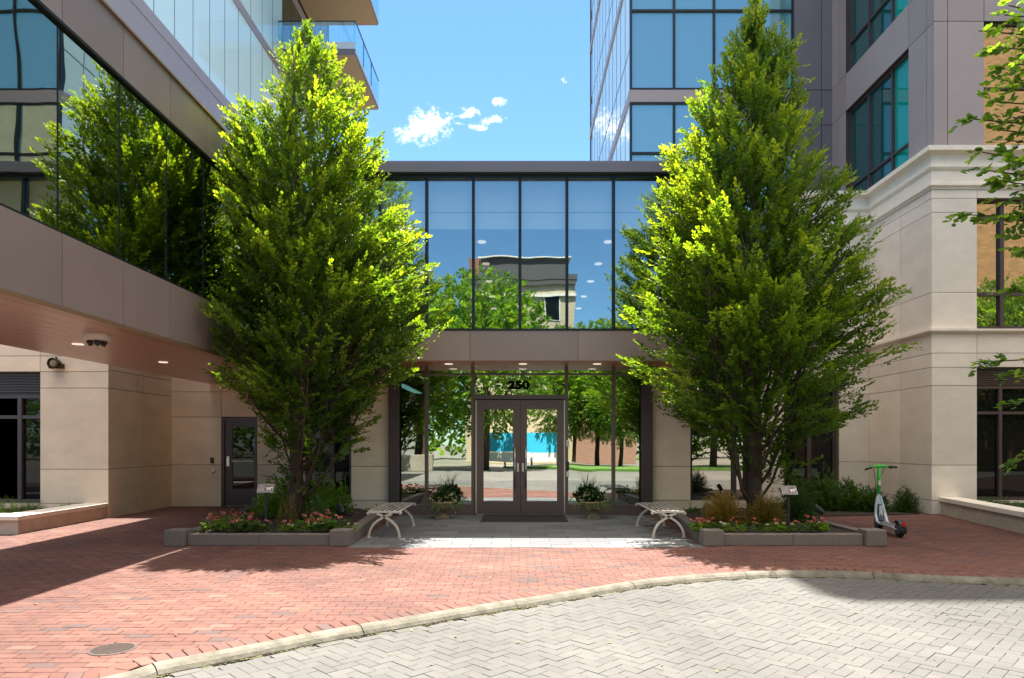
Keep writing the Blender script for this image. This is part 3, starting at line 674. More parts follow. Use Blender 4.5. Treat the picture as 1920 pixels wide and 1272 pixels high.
# left ledge planter
CAPS = mat('limestone_cap', (.86, .79, .69), .8, var=.12, vscale=3)
WALLS = mat('seat_wall_stone', (.55, .48, .40), .85, var=.22, vscale=4, bump=.15, bscale=50)
LL = thing('low_seat_wall', 'low pale stone wall edging the shrub bed at far left', 'low wall', (-8.5, 12.5, 0))
g = MB(); g.box(-8.72, -8.32, 11.34, 13.79, 0, .235); g.box(-14, -8.724, 11.34, 11.74, 0, .235); g.build('wall_body', WALLS, LL)
g = MB()
for a, b in ((11.3, 12.5), (12.506, 13.79)): g.box(-8.76, -8.29, a, b, .237, .31, .008)
g.box(-14, -8.765, 11.3, 11.78, .237, .31, .008); g.build('coping', CAPS, LL)
g = MB(); g.box(-14, -8.73, 11.75, 13.79, 0, .2); tag(g.build('left_bed_soil', SOIL), kind='structure')
# right low wall
RW = thing('low_garden_wall', 'low grey stone wall running along the right edge beside the scooter', 'low wall', (8.7, 12.5, 0))
pa = Vector(gp(1748, 962)); pb = Vector(gp(1920, 1003)); dd = (pb-pa).normalized(); pc = pb+dd*5; nn = Vector((-dd.y, dd.x)); nn = nn if nn.x > 0 else -nn
pa = pa+dd*.0
def quadp(o0, o1, s0=0, L1=None):
    a_ = pa+dd*s0; b_ = pa+dd*(L1 or (pc-pa).length); return [tuple(a_+nn*o0), tuple(b_+nn*o0), tuple(b_+nn*o1), tuple(a_+nn*o1)]
MB().prism(quadp(.035, .38), 0, .285).build('wall_body', WALLS, RW)
g = MB(); Lw = (pc-pa).length; k = 0.0
while k < Lw: g.prism(quadp(0, .42, k+.004, min(k+1.9, Lw)), .287, .37); k += 1.904
g.build('coping', CAPS, RW)
MB().prism(quadp(.385, 3.0), 0, .25).build('bed', SOIL)
tag(bpy.data.objects['bed'], kind='structure')

# ---------------------------------------------------------------- left tower with balconies
TX = -9.2; LT = thing('left_glass_tower', 'tall pale glass tower with projecting balconies behind the left wing', 'building', (TX, 20, 0))
ty = [14.0+1.04*k for k in range(15)]; TY1 = 33.0
ty = [t_ for t_ in [16.0+ (9.2/7.8)*.88*k-1.9*1.0 for k in range(0, 20)] if t_ < TY1]+[TY1]
fl = [12.0, 15.75, 19.5, 23.25]
g = MB(); g.box(-20, TX-.10, ty[0], TY1, 0, 27.0); g.build('core', INTD, LT)
for z in fl+[27.0]:
    fbox(g := MB(), ('X', TX, 1), ty[0], TY1, z, z+.34, -.09, .015); g.build('floor_band', CLAD, LT)
g = MB(); fbox(g, ('X', TX, 1), ty[0], TY1, 7.0, 12.0, -.09, 0); g.build('base_band', CLAD, LT)
zb = fl+[27.0]
for i in range(len(zb)-1):
    for a, b in zip(ty[:-1], ty[1:]):
        MB().box(TX-.06, TX-.01, a+.011, b-.011, zb[i]+.342, zb[i+1]-.002).build('facade_panel', G_TOWL if b < 27.4 or i == 0 else G_DARK, LT)
g = MB()
for t_ in ty[1:]: g.box(TX-.08, TX-.005, t_-.009, t_+.009, 12.34, 27.0)
g.build('facade_joints', BLACKF, LT)
g = MB(); g.box(-20, TX-.0, TY1+.001, TY1+.1, 0, 27); g.build('north_wall', CLAD, LT)
BSO = mat('tan_balcony_soffit', (.42, .30, .17), .6, var=.08, vscale=2)
for lvl, (Yn, Yf) in enumerate(((26.0, 30.3), (23.2, 30.3))):
    zsl = 16.28+lvl*3.75; Xb = -6.24
    g = MB(); g.box(TX+.02, Xb-.02, Yn+.02, Yf-.02, zsl, zsl+.03); bs = g.build('balcony_soffit', BSO, LT)
    g = MB(); g.box(TX+.02, Xb, Yn, Yf, zsl+.032, zsl+.24); bl = g.build('balcony', CLADD, LT)
    g = MB(); g.box(TX+.02, Xb+.01, Yn-.01, Yn+.02, zsl+.242, zsl+.5); g.box(Xb-.01, Xb+.02, Yn+.02, Yf, zsl+.10, zsl+.28); g.build('slab_edge', mat('pale_slab_edge', (.55, .6, .66), .35, .3), bl)
    g = MB(); g.box(TX+.02, Xb+.01, Yn, Yn+.014, zsl+.28, zsl+1.28); g.box(Xb, Xb+.014, Yn+.02, Yf, zsl+.28, zsl+1.28); g.box(TX+.5, Xb, Yf-.014, Yf, zsl+.28, zsl+1.28); g.build('railing_glass', G_RAIL, bl)
    g = MB(); g.box(TX+.02, Xb+.02, Yn-.01, Yn+.03, zsl+1.281, zsl+1.31); g.box(Xb-.01, Xb+.03, Yn+.03, Yf, zsl+1.281, zsl+1.31)
    for q in (Yn+1.4, Yn+2.8): g.box(Xb-.012, Xb+.024, q-.01, q+.01, zsl+.28, zsl+1.28)
    g.build('railing_cap', BLACKF, bl)

# ---------------------------------------------------------------- right building: limestone base, metal upper, glass tower
RB = thing('right_stone_building', 'limestone corner building with mauve metal upper floors and teal windows', 'building', (8.77, 16, 0))
RX = 8.77; RY = 14.5; BY = 17.1
w0, w1 = px(1832,0,RY)[0], 12.2
zsR = [0, .30, 1.05, 2.74, 3.13, 3.43, 3.84]; zsU = [3.94, 4.72, 6.42, 6.72, 6.9]
wall_cells(('Y',RY,1), [RX, w0, w1, 16], zsR, 'front_wall', STONE, STONEJ, RB, holes=[(w0, w1, .3, 3.06)])
wall_cells(('Y',RY,1), [RX, w0, w1, 16], zsU, 'front_wall', STONE, STONEJ, RB, holes=[(w0, w1, 3.95, 6.75)])
wall_cells(('X',RX,-1), [RY+.03, 15.7, BY], zsR, 'return_wall', STONE, STONEJ, RB)
wall_cells(('X',RX,-1), [RY+.03, 15.7, BY], zsU, 'return_wall', STONE, STONEJ, RB)
wb = (px(1470,0,BY)[0], px(1573,0,BY)[0])
wall_cells(('Y',BY,1), [5.0, wb[0], wb[1], RX-.004], zsR, 'recessed_wall', STONE, STONEJ, RB, holes=[(wb[0], wb[1], .3, 3.13)])
wall_cells(('Y',BY,1), [5.0, wb[0], wb[1], RX-.004], zsU, 'recessed_wall', STONE, STONEJ, RB)
path = [(5.0, BY), (RX, BY), (RX, RY), (16, RY)]
def out(path): return path
sweep(path, [(-.25, 3.845), (.02, 3.845), (.05, 3.87), (.09, 3.89), (.09, 3.935), (-.25, 3.935)], 'belt_course', CAPS, RB)
sweep(path, [(-.25, 6.905), (.02, 6.905), (.03, 6.94), (.07, 6.97), (.07, 7.01), (.02, 7.02), (.02, 7.30), (.04, 7.31), (.07, 7.36), (.07, 7.39), (.03, 7.40), (.03, 7.62), (.10, 7.66), (.16, 7.68), (.16, 7.78), (-.25, 7.80)], 'cornice', CAPS, RB)
g = MB(); g.box(RX+.3, 16, RY+.25, 22, 7.5, 7.65); g.box(5.0, RX+.298, BY+.25, 22, 7.5, 7.65); g.build('terrace_roof', STONEJ, RB)
window(('Y',RY,1), w0, w1, .3, 2.74, RB, vs=(px(1884,0,RY)[0], 11.3), hs=(CAM_H+56*RY/F,), fw=.06, gm=G_DARK)
g = MB()
for z in np.arange(2.77, 3.04, .05): g.box(w0+.02, w1-.02, RY+.13, RY+.17, z, z+.028)
g.box(w0, w1, RY+.18, RY+.23, 2.742, 3.06); g.build('louver', FRAME, RB)
window(('Y',RY,1), w0, w1, 3.95, 6.75, RB, vs=(px(1887,0,RY)[0], 11.3), hs=(CAM_H+281*RY/F, 6.35), fw=.07, gm=G_BRK)
window(('Y',BY,1), wb[0], wb[1], .3, 3.13, RB, vs=((wb[0]+wb[1])/2,), hs=(2.35,), fw=.09, gm=G_DARK)
# blinds seen in the transom panes
for a, b in ((w0+.1, 10.28), (10.42, 11.2)):
    pass
# metal upper
UX = 8.9; UY = 14.65; GY = 19.4; ZT = 18.5
wu = (15.6, 18.6)
zU = [7.62, 10.55, 11.55, 14.3, 15.3, 18.0, ZT]
hol = [(wu[0], wu[1], 7.8, 10.5), (wu[0], wu[1], 11.6, 14.2), (wu[0], wu[1], 15.4, 17.9)]
wall_cells(('X',UX,-1), [UY+.03, 14.9, wu[0], wu[1], 19.05, GY-.002], zU, 'metal_wall', CLAD, JOINT, RB, holes=hol, th=.02, gap=.014, back=.25)
fx = [UX, px(1777,0,UY)[0], px(1845,0,UY)[0], 12.0, 16]
wall_cells(('Y',UY,1), fx, [7.62, 10.57, 11.55, 14.3, 15.3, ZT], 'metal_wall', CLAD, JOINT, RB, holes=[(fx[2], 12.0, 7.6, 10.5), (fx[2], 12.0, 11.6, 14.2)], th=.02, gap=.014, back=.25)
for (z0, z1) in ((7.62, 10.55), (11.55, 14.3), (15.3, 18.0)):
    f = window(('X',UX,-1), wu[0], wu[1], z0+.01, z1-.01, RB, vs=(16.46, 17.55), hs=(z0+.83,), fw=.045, rec=.10, fm=FRAME, gm=G_TEAL)
    for k_, pn in enumerate([c for c in bpy.data.objects if c.parent == f]):
        if k_ < 2: pn.data.materials[0] = G_TEAL2
for (z0, z1) in ((7.72, 10.57), (11.55, 14.3)):
    f = window(('Y',UY,1), fx[2], 12.0, z0, z1-.01, RB, vs=(11.2,), hs=(z0+1.45,), fw=.03, rec=.06, fm=FRAME, gm=G_BRK)
g = MB(); g.box(UX+.3, 16, UY+.3, 26, ZT-.2, ZT-.05); g.build('upper_roof', CLADD, RB)

GT = thing('right_glass_tower', 'tall blue glass tower rising behind the right tree', 'building', (6, GY, 0))
GX = 3.15; ZG = 35.0; GY1 = 30.3
pxs = [GX]+[px(q,0,GY)[0] for q in (1264, 1339, 1413, 1486)]
g = MB(); g.box(GX+.12, 16, GY+.12, GY1, 0, ZG); g.build('core', INTD, GT)
z = 7.7; fr = MB(); k = 0
lev = [4.05, 7.8, 11.55, 15.3, 19.05, 22.8, 26.55, 30.3, 34.05]
for zl in lev:
    g = MB(); g.box(GX, pxs[-1], GY-.015, GY+.1, zl-.35, zl+.0); g.build('spandrel', CLAD, GT)
for i in range(len(lev)-1):
    z0, z1 = lev[i], lev[i+1]-.35; zm = z0+2.25 if i != 1 else z0+1.95
    for a, b in zip(pxs[:-1], pxs[1:]):
        for (q0, q1) in ((z0, zm), (zm, z1)):
            MB().box(a+.03, b-.03, GY+.03, GY+.045, q0+.03, q1-.03).build('tower_pane', G_TOWR, GT)
    fr.box(GX, pxs[-1], GY-.02, GY+.09, z0, z0+.05); fr.box(GX, pxs[-1], GY-.02, GY+.09, z1-.05, z1); fr.box(GX, pxs[-1], GY-.022, GY+.09, zm-.03, zm+.03)
    for m_ in pxs: fr.box(m_-.03+(.032 if m_ == GX else 0), m_+.03+(.032 if m_ == GX else 0), GY-.025, GY+.088, z0+.05, z1-.05)
fr.build('tower_window_frame', BLACKF, GT)
wall_cells(('Y',GY,1), [pxs[-1]+.035, 8.6, UX], [0, 10.55, 11.55, 14.3, 15.3, 18.05, 19.1, 22, 26, 30, ZG], 'metal_pier', CLADD, JOINT, GT, th=.02, gap=.02, back=.12)
# side facade facing -X, pale glass with bands
ys_ = [GY+.05+k*.91 for k in range(13)]
for i in range(len(lev)-1):
    z0, z1 = lev[i], lev[i+1]-.3
    for a, b in zip(ys_[:-1], ys_[1:]):
        if b > GY1: continue
        MB().box(GX+.02, GX+.06, a+.012, b-.012, z0+.002, z1-.002).build('side_panel', G_TOWL, GT)
g = MB()
for zl in lev: g.box(GX-.01, GX+.1, GY+.02, GY1, zl-.30, zl)
g.build('side_floor_band', CLAD, GT)
g = MB()
for a in ys_: g.box(GX+.012, GX+.08, a-.010, a+.010, 4, 34)
for zl in lev[:-1]: g.box(GX+.011, GX+.079, GY+.05, GY1, zl+1.2, zl+1.23)
g.build('side_joints', CLADD, GT)

def hornbeam(name, label, cpx_, Yc, prof, seed, ntw=4600, xmin=None, ymax=None, zbase=.22, group=None, wf=.965):
    """multi-stem upright hornbeam. prof: rows (photo y, left px, right px)"""
    X0 = (cpx_-CX)*Yc/F; root = thing(name, label, 'tree', (X0, Yc, zbase), group); r = np.random.default_rng(seed)
    sc = F/Yc; zz = np.array([CAM_H+(HY-p[0])/sc for p in prof]); lft = np.array([(p[1]-cpx_)/sc for p in prof]); rgt = np.array([(p[2]-cpx_)/sc for p in prof])
    o = np.argsort(zz); zz, lft, rgt = zz[o], lft[o], rgt[o]
    cen = lambda z: np.interp(z, zz, (lft+rgt)/2); rad = lambda z: np.interp(z, zz, (rgt-lft)/2)*wf
    zt = zz[-1]
    # limbs reach the envelope; twigs fan out along them in layers, with gaps between limbs
    def surf(n, q0, q1):
        z = r.uniform(zz[0], zt, n*3); keep = r.random(n*3) < (rad(z)/rad(zz).max())**1.05+.18; z = z[keep][:n]; m = len(z)
        th = r.uniform(0, 2*math.pi, m); q = r.uniform(q0, q1, m)
        lob = 1+.09*np.sin(3*th+z*2.1+seed)+.08*np.sin(5*th-z*3.3+seed*2)+.08*np.sin(z*7+2*th)
        rr = rad(z)*q*np.clip(lob, .66, 1.14)*(1+.08*np.abs(np.sin(2*th)))
        return np.stack([X0+cen(z)+rr*np.cos(th), Yc+rr*np.sin(th)*.82, z], -1)
    nL = int(ntw/14); T_ = surf(nL, .80, 1.0); P = []; LD = []
    for tip in T_:
        rd = float(rad(tip[2])); steep = np.interp(tip[2], [1, 3.5, 6, zt], [.35, .5, 1.0, 1.6])
        b_ = np.array([X0+float(cen(tip[2]))*.7, Yc, max(.8, tip[2]-steep*rd*.8-.25)]); ld = tip-b_; Ln = np.linalg.norm(ld); ld = ld/Ln
        m = int(r.uniform(10, 17)*(.5+.6*Ln/1.6)); t = 1-r.random(m)**1.25*.62
        side = np.cross(ld, [0, 0, 1]); side /= (np.linalg.norm(side)+1e-9)
        wdt = .30*(1.15-t)+.05
        pts = b_+ld*(t*Ln)[:, None]+side*(r.normal(0, 1, m)*wdt)[:, None]+r.normal(0, .045, (m, 3))+np.array([0, 0, 1])*(-.10*(t-.5)**2)[:, None]
        P.append(pts); LD.append(np.repeat(ld[None], m, 0))
    P = np.concatenate(P); LD = np.concatenate(LD); k_ = int(ntw*.34); Q = surf(k_, .15, .93); P = np.concatenate([P, Q]); LD = np.concatenate([LD, np.zeros_like(Q)])
    # thin the lower crown so stems show
    rel = np.clip((P[:, 2]-1.1)/2.2, 0, 1); kp = r.random(len(P)) < .14+.86*rel; P = P[kp]; LD = LD[kp]
    if xmin is not None: 
        bad = (P[:, 0] < xmin+.12) & (P[:, 2] > 2.75); P[bad, 0] = xmin+.03+r.random(bad.sum())*.35
    if ymax is not None: P[:, 1] = np.where(P[:, 2] > 2.9, np.minimum(P[:, 1], ymax-.25), P[:, 1])
    ax = np.stack([X0+cen(P[:, 2])*.6, np.full(len(P), Yc), P[:, 2]-.6], -1)
    d = P-ax; d /= np.linalg.norm(d, axis=1, keepdims=True); d = d*.55+LD*.7+np.array([0, 0, .28])+r.normal(0, .26, d.shape); 
    low = np.clip((3.6-P[:, 2])/2.2, 0, 1)[:, None]; d[:, 2:3] -= .55*low; d /= np.linalg.norm(d, axis=1, keepdims=True)
    ln = r.uniform(.26, .48, len(P)); base = P-d*ln[:, None]*.7
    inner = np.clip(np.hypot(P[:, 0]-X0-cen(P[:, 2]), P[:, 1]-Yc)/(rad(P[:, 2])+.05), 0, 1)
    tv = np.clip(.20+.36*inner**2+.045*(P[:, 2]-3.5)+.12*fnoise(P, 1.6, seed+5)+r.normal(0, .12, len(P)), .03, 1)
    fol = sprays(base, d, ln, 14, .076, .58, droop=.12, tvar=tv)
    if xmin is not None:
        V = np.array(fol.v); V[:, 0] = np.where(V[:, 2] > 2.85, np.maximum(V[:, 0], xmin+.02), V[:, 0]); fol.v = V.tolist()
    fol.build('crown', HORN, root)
    # wood: trunk, steep stems, limbs
    wd = MB(); 
    tr = [(X0+.03*math.sin(k*.9), Yc+.02*math.cos(k), zbase-.05+k*(zt-.9-zbase)/12) for k in range(13)]
    wd.tube(tr, [.115*(1-k/13.5)**.8+.008 for k in range(13)], 10)
    stems = []
    for k in range(26):
        th = r.uniform(0, 2*math.pi); z0 = r.uniform(.35, 1.9) if k < 16 else r.uniform(1.5, 5.0); z1 = min(zt-.5, z0+r.uniform(1.8, 4.2)); R1 = float(rad(z1))*r.uniform(.35, .8)
        pts = []
        for j in range(8):
            t = j/7; rr_ = R1*(t**.75); x = X0+float(cen(z0+(z1-z0)*t))*t+rr_*math.cos(th)+.02*math.sin(j*2+k); y = Yc+rr_*math.sin(th)*.9
            zc = z0+(z1-z0)*t**1.15
            if xmin is not None and zc > 2.7: x = max(x, xmin+.15)
            if ymax is not None and zc > 2.9: y = min(y, ymax-.15)
            pts.append((x, y, zc))
        r0 = r.uniform(.018, .034); wd.tube(pts, [r0*(1-.75*j/7) for j in range(8)], 6); stems += pts[1:]
    S = np.array(stems+tr[3:]); 
    idx = r.permutation(len(base))[:900]
    for i in idx:
        b = base[i]; dq = np.linalg.norm((S-b)*np.array([1, 1, .8])+np.array([0, 0, .3]), axis=1); j = int(np.argmin(dq))
        if dq[j] > 1.6: continue
        a = S[j]; m_ = (a+b)/2+np.array([0, 0, -.05]); wd.tube([a, m_, b, b+d[i]*ln[i]*.8], [.008, .006, .004, .0025], 3, cap=False)
    wd.build('trunk', BARK, root, smooth=True)
    return root
P1 = [(45,570,580),(70,548,600),(100,515,638),(150,503,662),(200,470,700),(250,415,715),(300,398,735),(350,390,745),(400,386,760),(450,382,798),(500,378,812),(550,375,825),(600,372,832),(640,375,822),(700,392,765),(740,440,715),(800,482,690),(860,490,680),(905,500,600)]
P2 = [(3,1412,1420),(40,1388,1440),(100,1350,1500),(150,1302,1515),(200,1275,1525),(250,1265,1548),(300,1240,1560),(350,1215,1570),(400,1195,1590),(450,1185,1635),(500,1172,1675),(550,1165,1682),(600,1155,1685),(640,1150,1672),(700,1165,1665),(760,1225,1630),(800,1290,1570),(840,1330,1540),(880,1365,1490)]
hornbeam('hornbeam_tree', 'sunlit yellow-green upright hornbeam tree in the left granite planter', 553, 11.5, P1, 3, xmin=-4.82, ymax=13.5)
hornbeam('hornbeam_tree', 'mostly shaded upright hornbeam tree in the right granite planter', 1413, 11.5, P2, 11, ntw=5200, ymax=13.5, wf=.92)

# ---------------------------------------------------------------- granite planters
def planter(sx, label, x0, x1, splay):
    """front wall y 10.1, x0 outer, x1 inner (beside the door)"""
    t = thing('planter', label, 'planter', ((x0+x1)/2, 11.8, 0)); yb = 13.6; s = 1 if x1 > x0 else -1
    a, b = min(x0, x1), max(x0, x1)
    g = MB(); 
    g.box(a+.31, (a+b)/2-.002, 10.13, 10.30, 0, .168, .008); g.box((a+b)/2+.002, b-.31, 10.13, 10.30, 0, .168, .008); g.build('front_wall', GRAN, t)
    g = MB(); g.box(a, a+.30, 10.05, 10.33, 0, .238, .012); g.build('corner_block', GRAN, t); g = MB(); g.box(b-.30, b, 10.05, 10.33, 0, .238, .012); g.build('corner_block', GRAN, t)
    for (xa, dx) in ((x1, splay*s), (x0, -splay*s*.5)):
        inn = -s if xa == x1 else s; w_ = .18; g = MB()
        for q in range(2):
            ya, yb_ = 10.335+q*1.6, 10.335+q*1.6+1.594; f0, f1 = (ya-10.3)/3.3, (yb_-10.3)/3.3
            xa0, xa1 = xa+dx*f0*1.0, xa+dx*f1
            g.prism([(xa0, ya), (xa1, yb_), (xa1+inn*w_, yb_), (xa0+inn*w_, ya)], 0, .168)
        g.build('side_wall', GRAN, t)
    g = MB(); nx, ny = 24, 20; vs = []
    for j in range(ny+1):
        for i in range(nx+1):
            x = a+.17+(b-a-.34)*i/nx; y = 10.29+(yb-10.29)*j/ny; e = min(i, nx-i, j, 6)/6.0
            vs.append((x, y, .12+.10*min(1, e)+random.uniform(-.012, .012)))
    g.add(vs, [(j*(nx+1)+i, j*(nx+1)+i+1, (j+1)*(nx+1)+i+1, (j+1)*(nx+1)+i) for j in range(ny) for i in range(nx)]); g.raw = True
    g.build('soil', SOIL, t); return t
planter(-1, 'granite block planter with flowers under the sunlit left tree', -5.23, -2.49, -.22)
planter(1, 'granite block planter with flowers under the shaded right tree', 5.42, 2.72, -.30)

# flowers: small begonia plants
def begonia(seed, petal, s=1.0):
    r = np.random.default_rng(seed); n = 46; a = r.uniform(0, 6.28, n); q = r.random(n)**.5*.13*s; h = r.uniform(.04, .17, n)*s*(1-.3*q/.13)
    P = np.stack([q*np.cos(a), q*np.sin(a), h], -1); D = np.stack([np.cos(a), np.sin(a), r.uniform(-.1, .6, n)], -1); Nn = np.tile([0, 0, 1.0], (n, 1))+r.normal(0, .3, (n, 3))
    lf = leaves(P, D, Nn, r.uniform(.05, .085, n)*s, .75, r.uniform(.35, 1, n))
    fl = None
    for k in range(r.integers(2, 4)):
        c = np.array([r.uniform(-.09, .09)*s, r.uniform(-.09, .05)*s, r.uniform(.15, .23)*s]); m_ = 11; u_ = unit(m_); u_[:, 2] = np.abs(u_[:, 2])
        f = leaves(c+u_*.006, u_, unit(m_), r.uniform(.022, .04, m_)*s, .9, r.uniform(0, 1, m_)); fl = f if fl is None else merge(fl, f)
    st = MB()
    for k in range(7): a_ = r.uniform(0, 6.28); st.tube([(0, 0, -.03), (.05*math.cos(a_), .05*math.sin(a_), .12*s)], .003, 3, cap=False)
    return lf, fl, st
STEM = mat('green_stem', (.08, .12, .03), .7)
protoB = []
for k in range(4):
    t = thing('begonia_plant', 'proto', 'flower plant'); lf, fl, st = begonia(50+k, PINK); lf.build('leaves', SHRUB if k % 2 else LIND, t, local=True); fl.build('blossoms', PINK, t, local=True); st.build('stems', STEM, t, local=True); protoB.append(t)
protoW = []
t = thing('white_begonia_plant', 'proto', 'flower plant'); lf, fl, st = begonia(77, WPET, .75); lf.build('leaves', LIND, t, local=True); fl.build('blossoms', WPET, t, local=True); st.build('stems', STEM, t, local=True); protoW = t
used = set()
def put(proto, x, y, z, rz, s, label, group):
    if proto.name in used: o = copy_tree(proto)
    else: o = proto; used.add(proto.name)
    o.location = (x, y, z); o.rotation_euler = (0, 0, rz); o.scale = (s, s, s); tag(o, label, None, group); return o
r_ = random.Random(5)
ORD = 'leftmost second third fourth fifth sixth seventh eighth ninth tenth eleventh twelfth thirteenth fourteenth fifteenth sixteenth seventeenth eighteenth nineteenth rightmost'.split()
def flowers(lst, proto, what, where, grp, dy, lo, s0, s1, tot):
    lst = sorted(lst)
    for i, (a, b) in enumerate(lst):
        x, y = gp(a, b+dy, .22); w_ = ORD[i] if i < len(lst)-1 else 'rightmost'
        w_ = w_+(' ' if w_ in ('leftmost', 'rightmost') else ' from left ')
        lab = ('%s%s in the %s' % (w_.capitalize() if 0 else w_, what, where)) if w_.strip() in ('leftmost', 'rightmost') else '%s from the left in the %s, counted from %s to right' % (ORD[i]+' '+what, where, 'left')
        lab = lab.replace(', counted from left to right', '')
        put(proto[i % len(proto)], x, max(y, lo), .16, r_.uniform(0, 6), r_.uniform(s0, s1), lab, grp)
flowers([(380,988),(398,982),(415,992),(430,976),(446,990),(462,985),(479,992),(417,970),(455,968),(520,990),(528,997),(568,990),(579,998),(602,988),(612,975),(620,992),(472,978),(440,965),(396,998),(592,975)], protoB, 'pink begonia', 'left planter', 'pink begonias in the left planter', 8, 10.42, .8, 1.2, 20)
flowers([(1307,978),(1316,985),(1332,990),(1345,997),(1413,996),(1453,998),(1497,996),(1527,992),(1553,988),(1565,998),(1590,999),(1370,1000)], protoB[::-1], 'pink begonia', 'right planter', 'pink begonias in the right planter', 8, 10.42, .8, 1.15, 12)
flowers([(405,1002),(500,1004),(560,1003),(628,1003)], [protoW], 'low white flowering plant', 'left planter', 'white flowers in the left planter', 5, 10.4, .8, 1, 4)
flowers([(1485,1003),(1515,1004),(1530,1003),(1600,1004),(1400,1004)], [protoW], 'low white flowering plant', 'right planter', 'white flowers in the right planter', 5, 10.4, .8, 1, 5)

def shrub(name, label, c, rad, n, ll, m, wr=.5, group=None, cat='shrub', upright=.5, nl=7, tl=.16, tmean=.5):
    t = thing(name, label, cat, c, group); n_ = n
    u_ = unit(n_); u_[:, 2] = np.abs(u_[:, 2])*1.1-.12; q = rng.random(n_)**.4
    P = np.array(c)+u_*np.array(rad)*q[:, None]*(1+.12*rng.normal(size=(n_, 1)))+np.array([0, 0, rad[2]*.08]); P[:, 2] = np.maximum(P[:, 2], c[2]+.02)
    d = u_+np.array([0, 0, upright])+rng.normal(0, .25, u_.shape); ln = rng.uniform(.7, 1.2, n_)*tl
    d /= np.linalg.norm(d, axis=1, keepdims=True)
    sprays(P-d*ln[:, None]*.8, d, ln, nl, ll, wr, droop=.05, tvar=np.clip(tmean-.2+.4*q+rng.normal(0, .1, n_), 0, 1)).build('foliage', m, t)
    st = MB()
    for k in range(14):
        e = P[rng.integers(n_)]; cc = np.array(c); st.tube([cc+np.array([rng.normal()*.02, rng.normal()*.02, -.04]), (cc+e)/2+np.array([0, 0, .03]), e], [.008, .006, .003], 4, cap=False)
    st.build('stems', BARK, t); return t
# shrubs in the left planter
for k, (a, y_, z_, rx, rz_, n, lab) in enumerate([(505,11.9,.24,.34,.55,260,'dark green leafy shrub behind the left planter sign'),
      (545,12.2,.24,.36,.58,300,'bright green leafy shrub just behind the left tree trunk'),
      (600,12.2,.24,.36,.60,300,'bright green leafy shrub right of the left tree trunk'),
      (633,12.4,.24,.30,.56,240,'tall green leafy shrub at the back right of the left planter')]):
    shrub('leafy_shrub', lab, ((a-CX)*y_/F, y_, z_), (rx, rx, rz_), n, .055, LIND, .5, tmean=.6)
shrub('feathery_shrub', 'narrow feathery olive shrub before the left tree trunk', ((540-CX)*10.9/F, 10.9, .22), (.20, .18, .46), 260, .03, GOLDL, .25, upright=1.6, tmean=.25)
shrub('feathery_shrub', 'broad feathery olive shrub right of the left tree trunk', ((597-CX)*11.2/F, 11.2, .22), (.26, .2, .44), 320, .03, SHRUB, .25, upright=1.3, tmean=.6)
shrub('low_plant', 'low spreading green plant between the left planter and stone pier', ((705-CX)*13.9/F, 13.9, .02), (.32, .25, .18), 120, .05, LIND, .6)
for k, (a, y_, rx, rz_, m, lab) in enumerate([(1357,11.2,.36,.50,GOLDL,'golden orange feathery shrub at the left of the right planter'),
      (1436,11.0,.34,.46,GOLDL,'olive gold feathery shrub directly before the right tree trunk'),
      (1497,11.4,.34,.55,SHRUB,'dark green feathery shrub behind the right planter sign')]):
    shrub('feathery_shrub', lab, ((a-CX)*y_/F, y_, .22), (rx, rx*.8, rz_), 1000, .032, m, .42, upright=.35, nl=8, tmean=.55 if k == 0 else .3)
shrub('low_plant', 'low dark plant between the right bench and right planter', ((1300-CX)*13.2/F, 13.2, .05), (.3, .3, .22), 130, .05, SHRUB, .6)
# hedge behind the right planter
for k, (a, y_, rx, rz_, lab) in enumerate([(1500,15.4,.45,.78,'tall dark laurel shrub below the recessed window at its left'),
      (1548,15.3,.42,.80,'glossy leafy shrub below the middle of the recessed window'),
      (1592,15.2,.42,.62,'loose light green shrub just right of the recessed window'),
      (1635,15.0,.34,.50,'dark clipped shrub directly behind the electric scooter')]):
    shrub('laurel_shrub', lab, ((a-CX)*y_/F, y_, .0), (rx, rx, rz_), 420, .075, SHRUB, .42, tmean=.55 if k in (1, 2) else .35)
shrub('boxwood_ball', 'small round dark clipped boxwood right of the scooter', ((1697-CX)*14.9/F, 14.9, .0), (.29, .29, .50), 900, .03, SHRUB, .6, nl=6, tl=.09, tmean=.35)
g = MB(); g.prism([(5.3, 13.9), (8.5, 14.5), (8.75, 15.0), (8.75, 17.09), (5.3, 17.09)], -.015, .02); tag(g.build('right_bed_mulch', SOIL), kind='structure')
# left ledge bed junipers
for k, (a, y_, rx, rz_, lab) in enumerate([(12,12.6,.50,.30,'feathery green juniper in the bed at far left'),(55,13.0,.40,.20,'low juniper in the left bed close to the dark window'),(128,13.4,.28,.10,'flat little ground juniper against the left limestone wall')]):
    shrub('juniper', lab, ((a-CX)*y_/F, y_, .2), (rx, rx*.8, rz_), 330, .03, LIND if k == 0 else SHRUB, .25, upright=.3, nl=8, tmean=.6)
for k in range(3):
    shrub('low_hedge_plant', ['low green hedge plant behind the near end of the right garden wall','low green hedge plant behind the middle of the right garden wall','low green hedge plant behind the far end of the right garden wall'][k], (9.25+.12*k, 11.4+1.1*k, .25), (.38, .6, .16), 260, .035, SHRUB, .5)

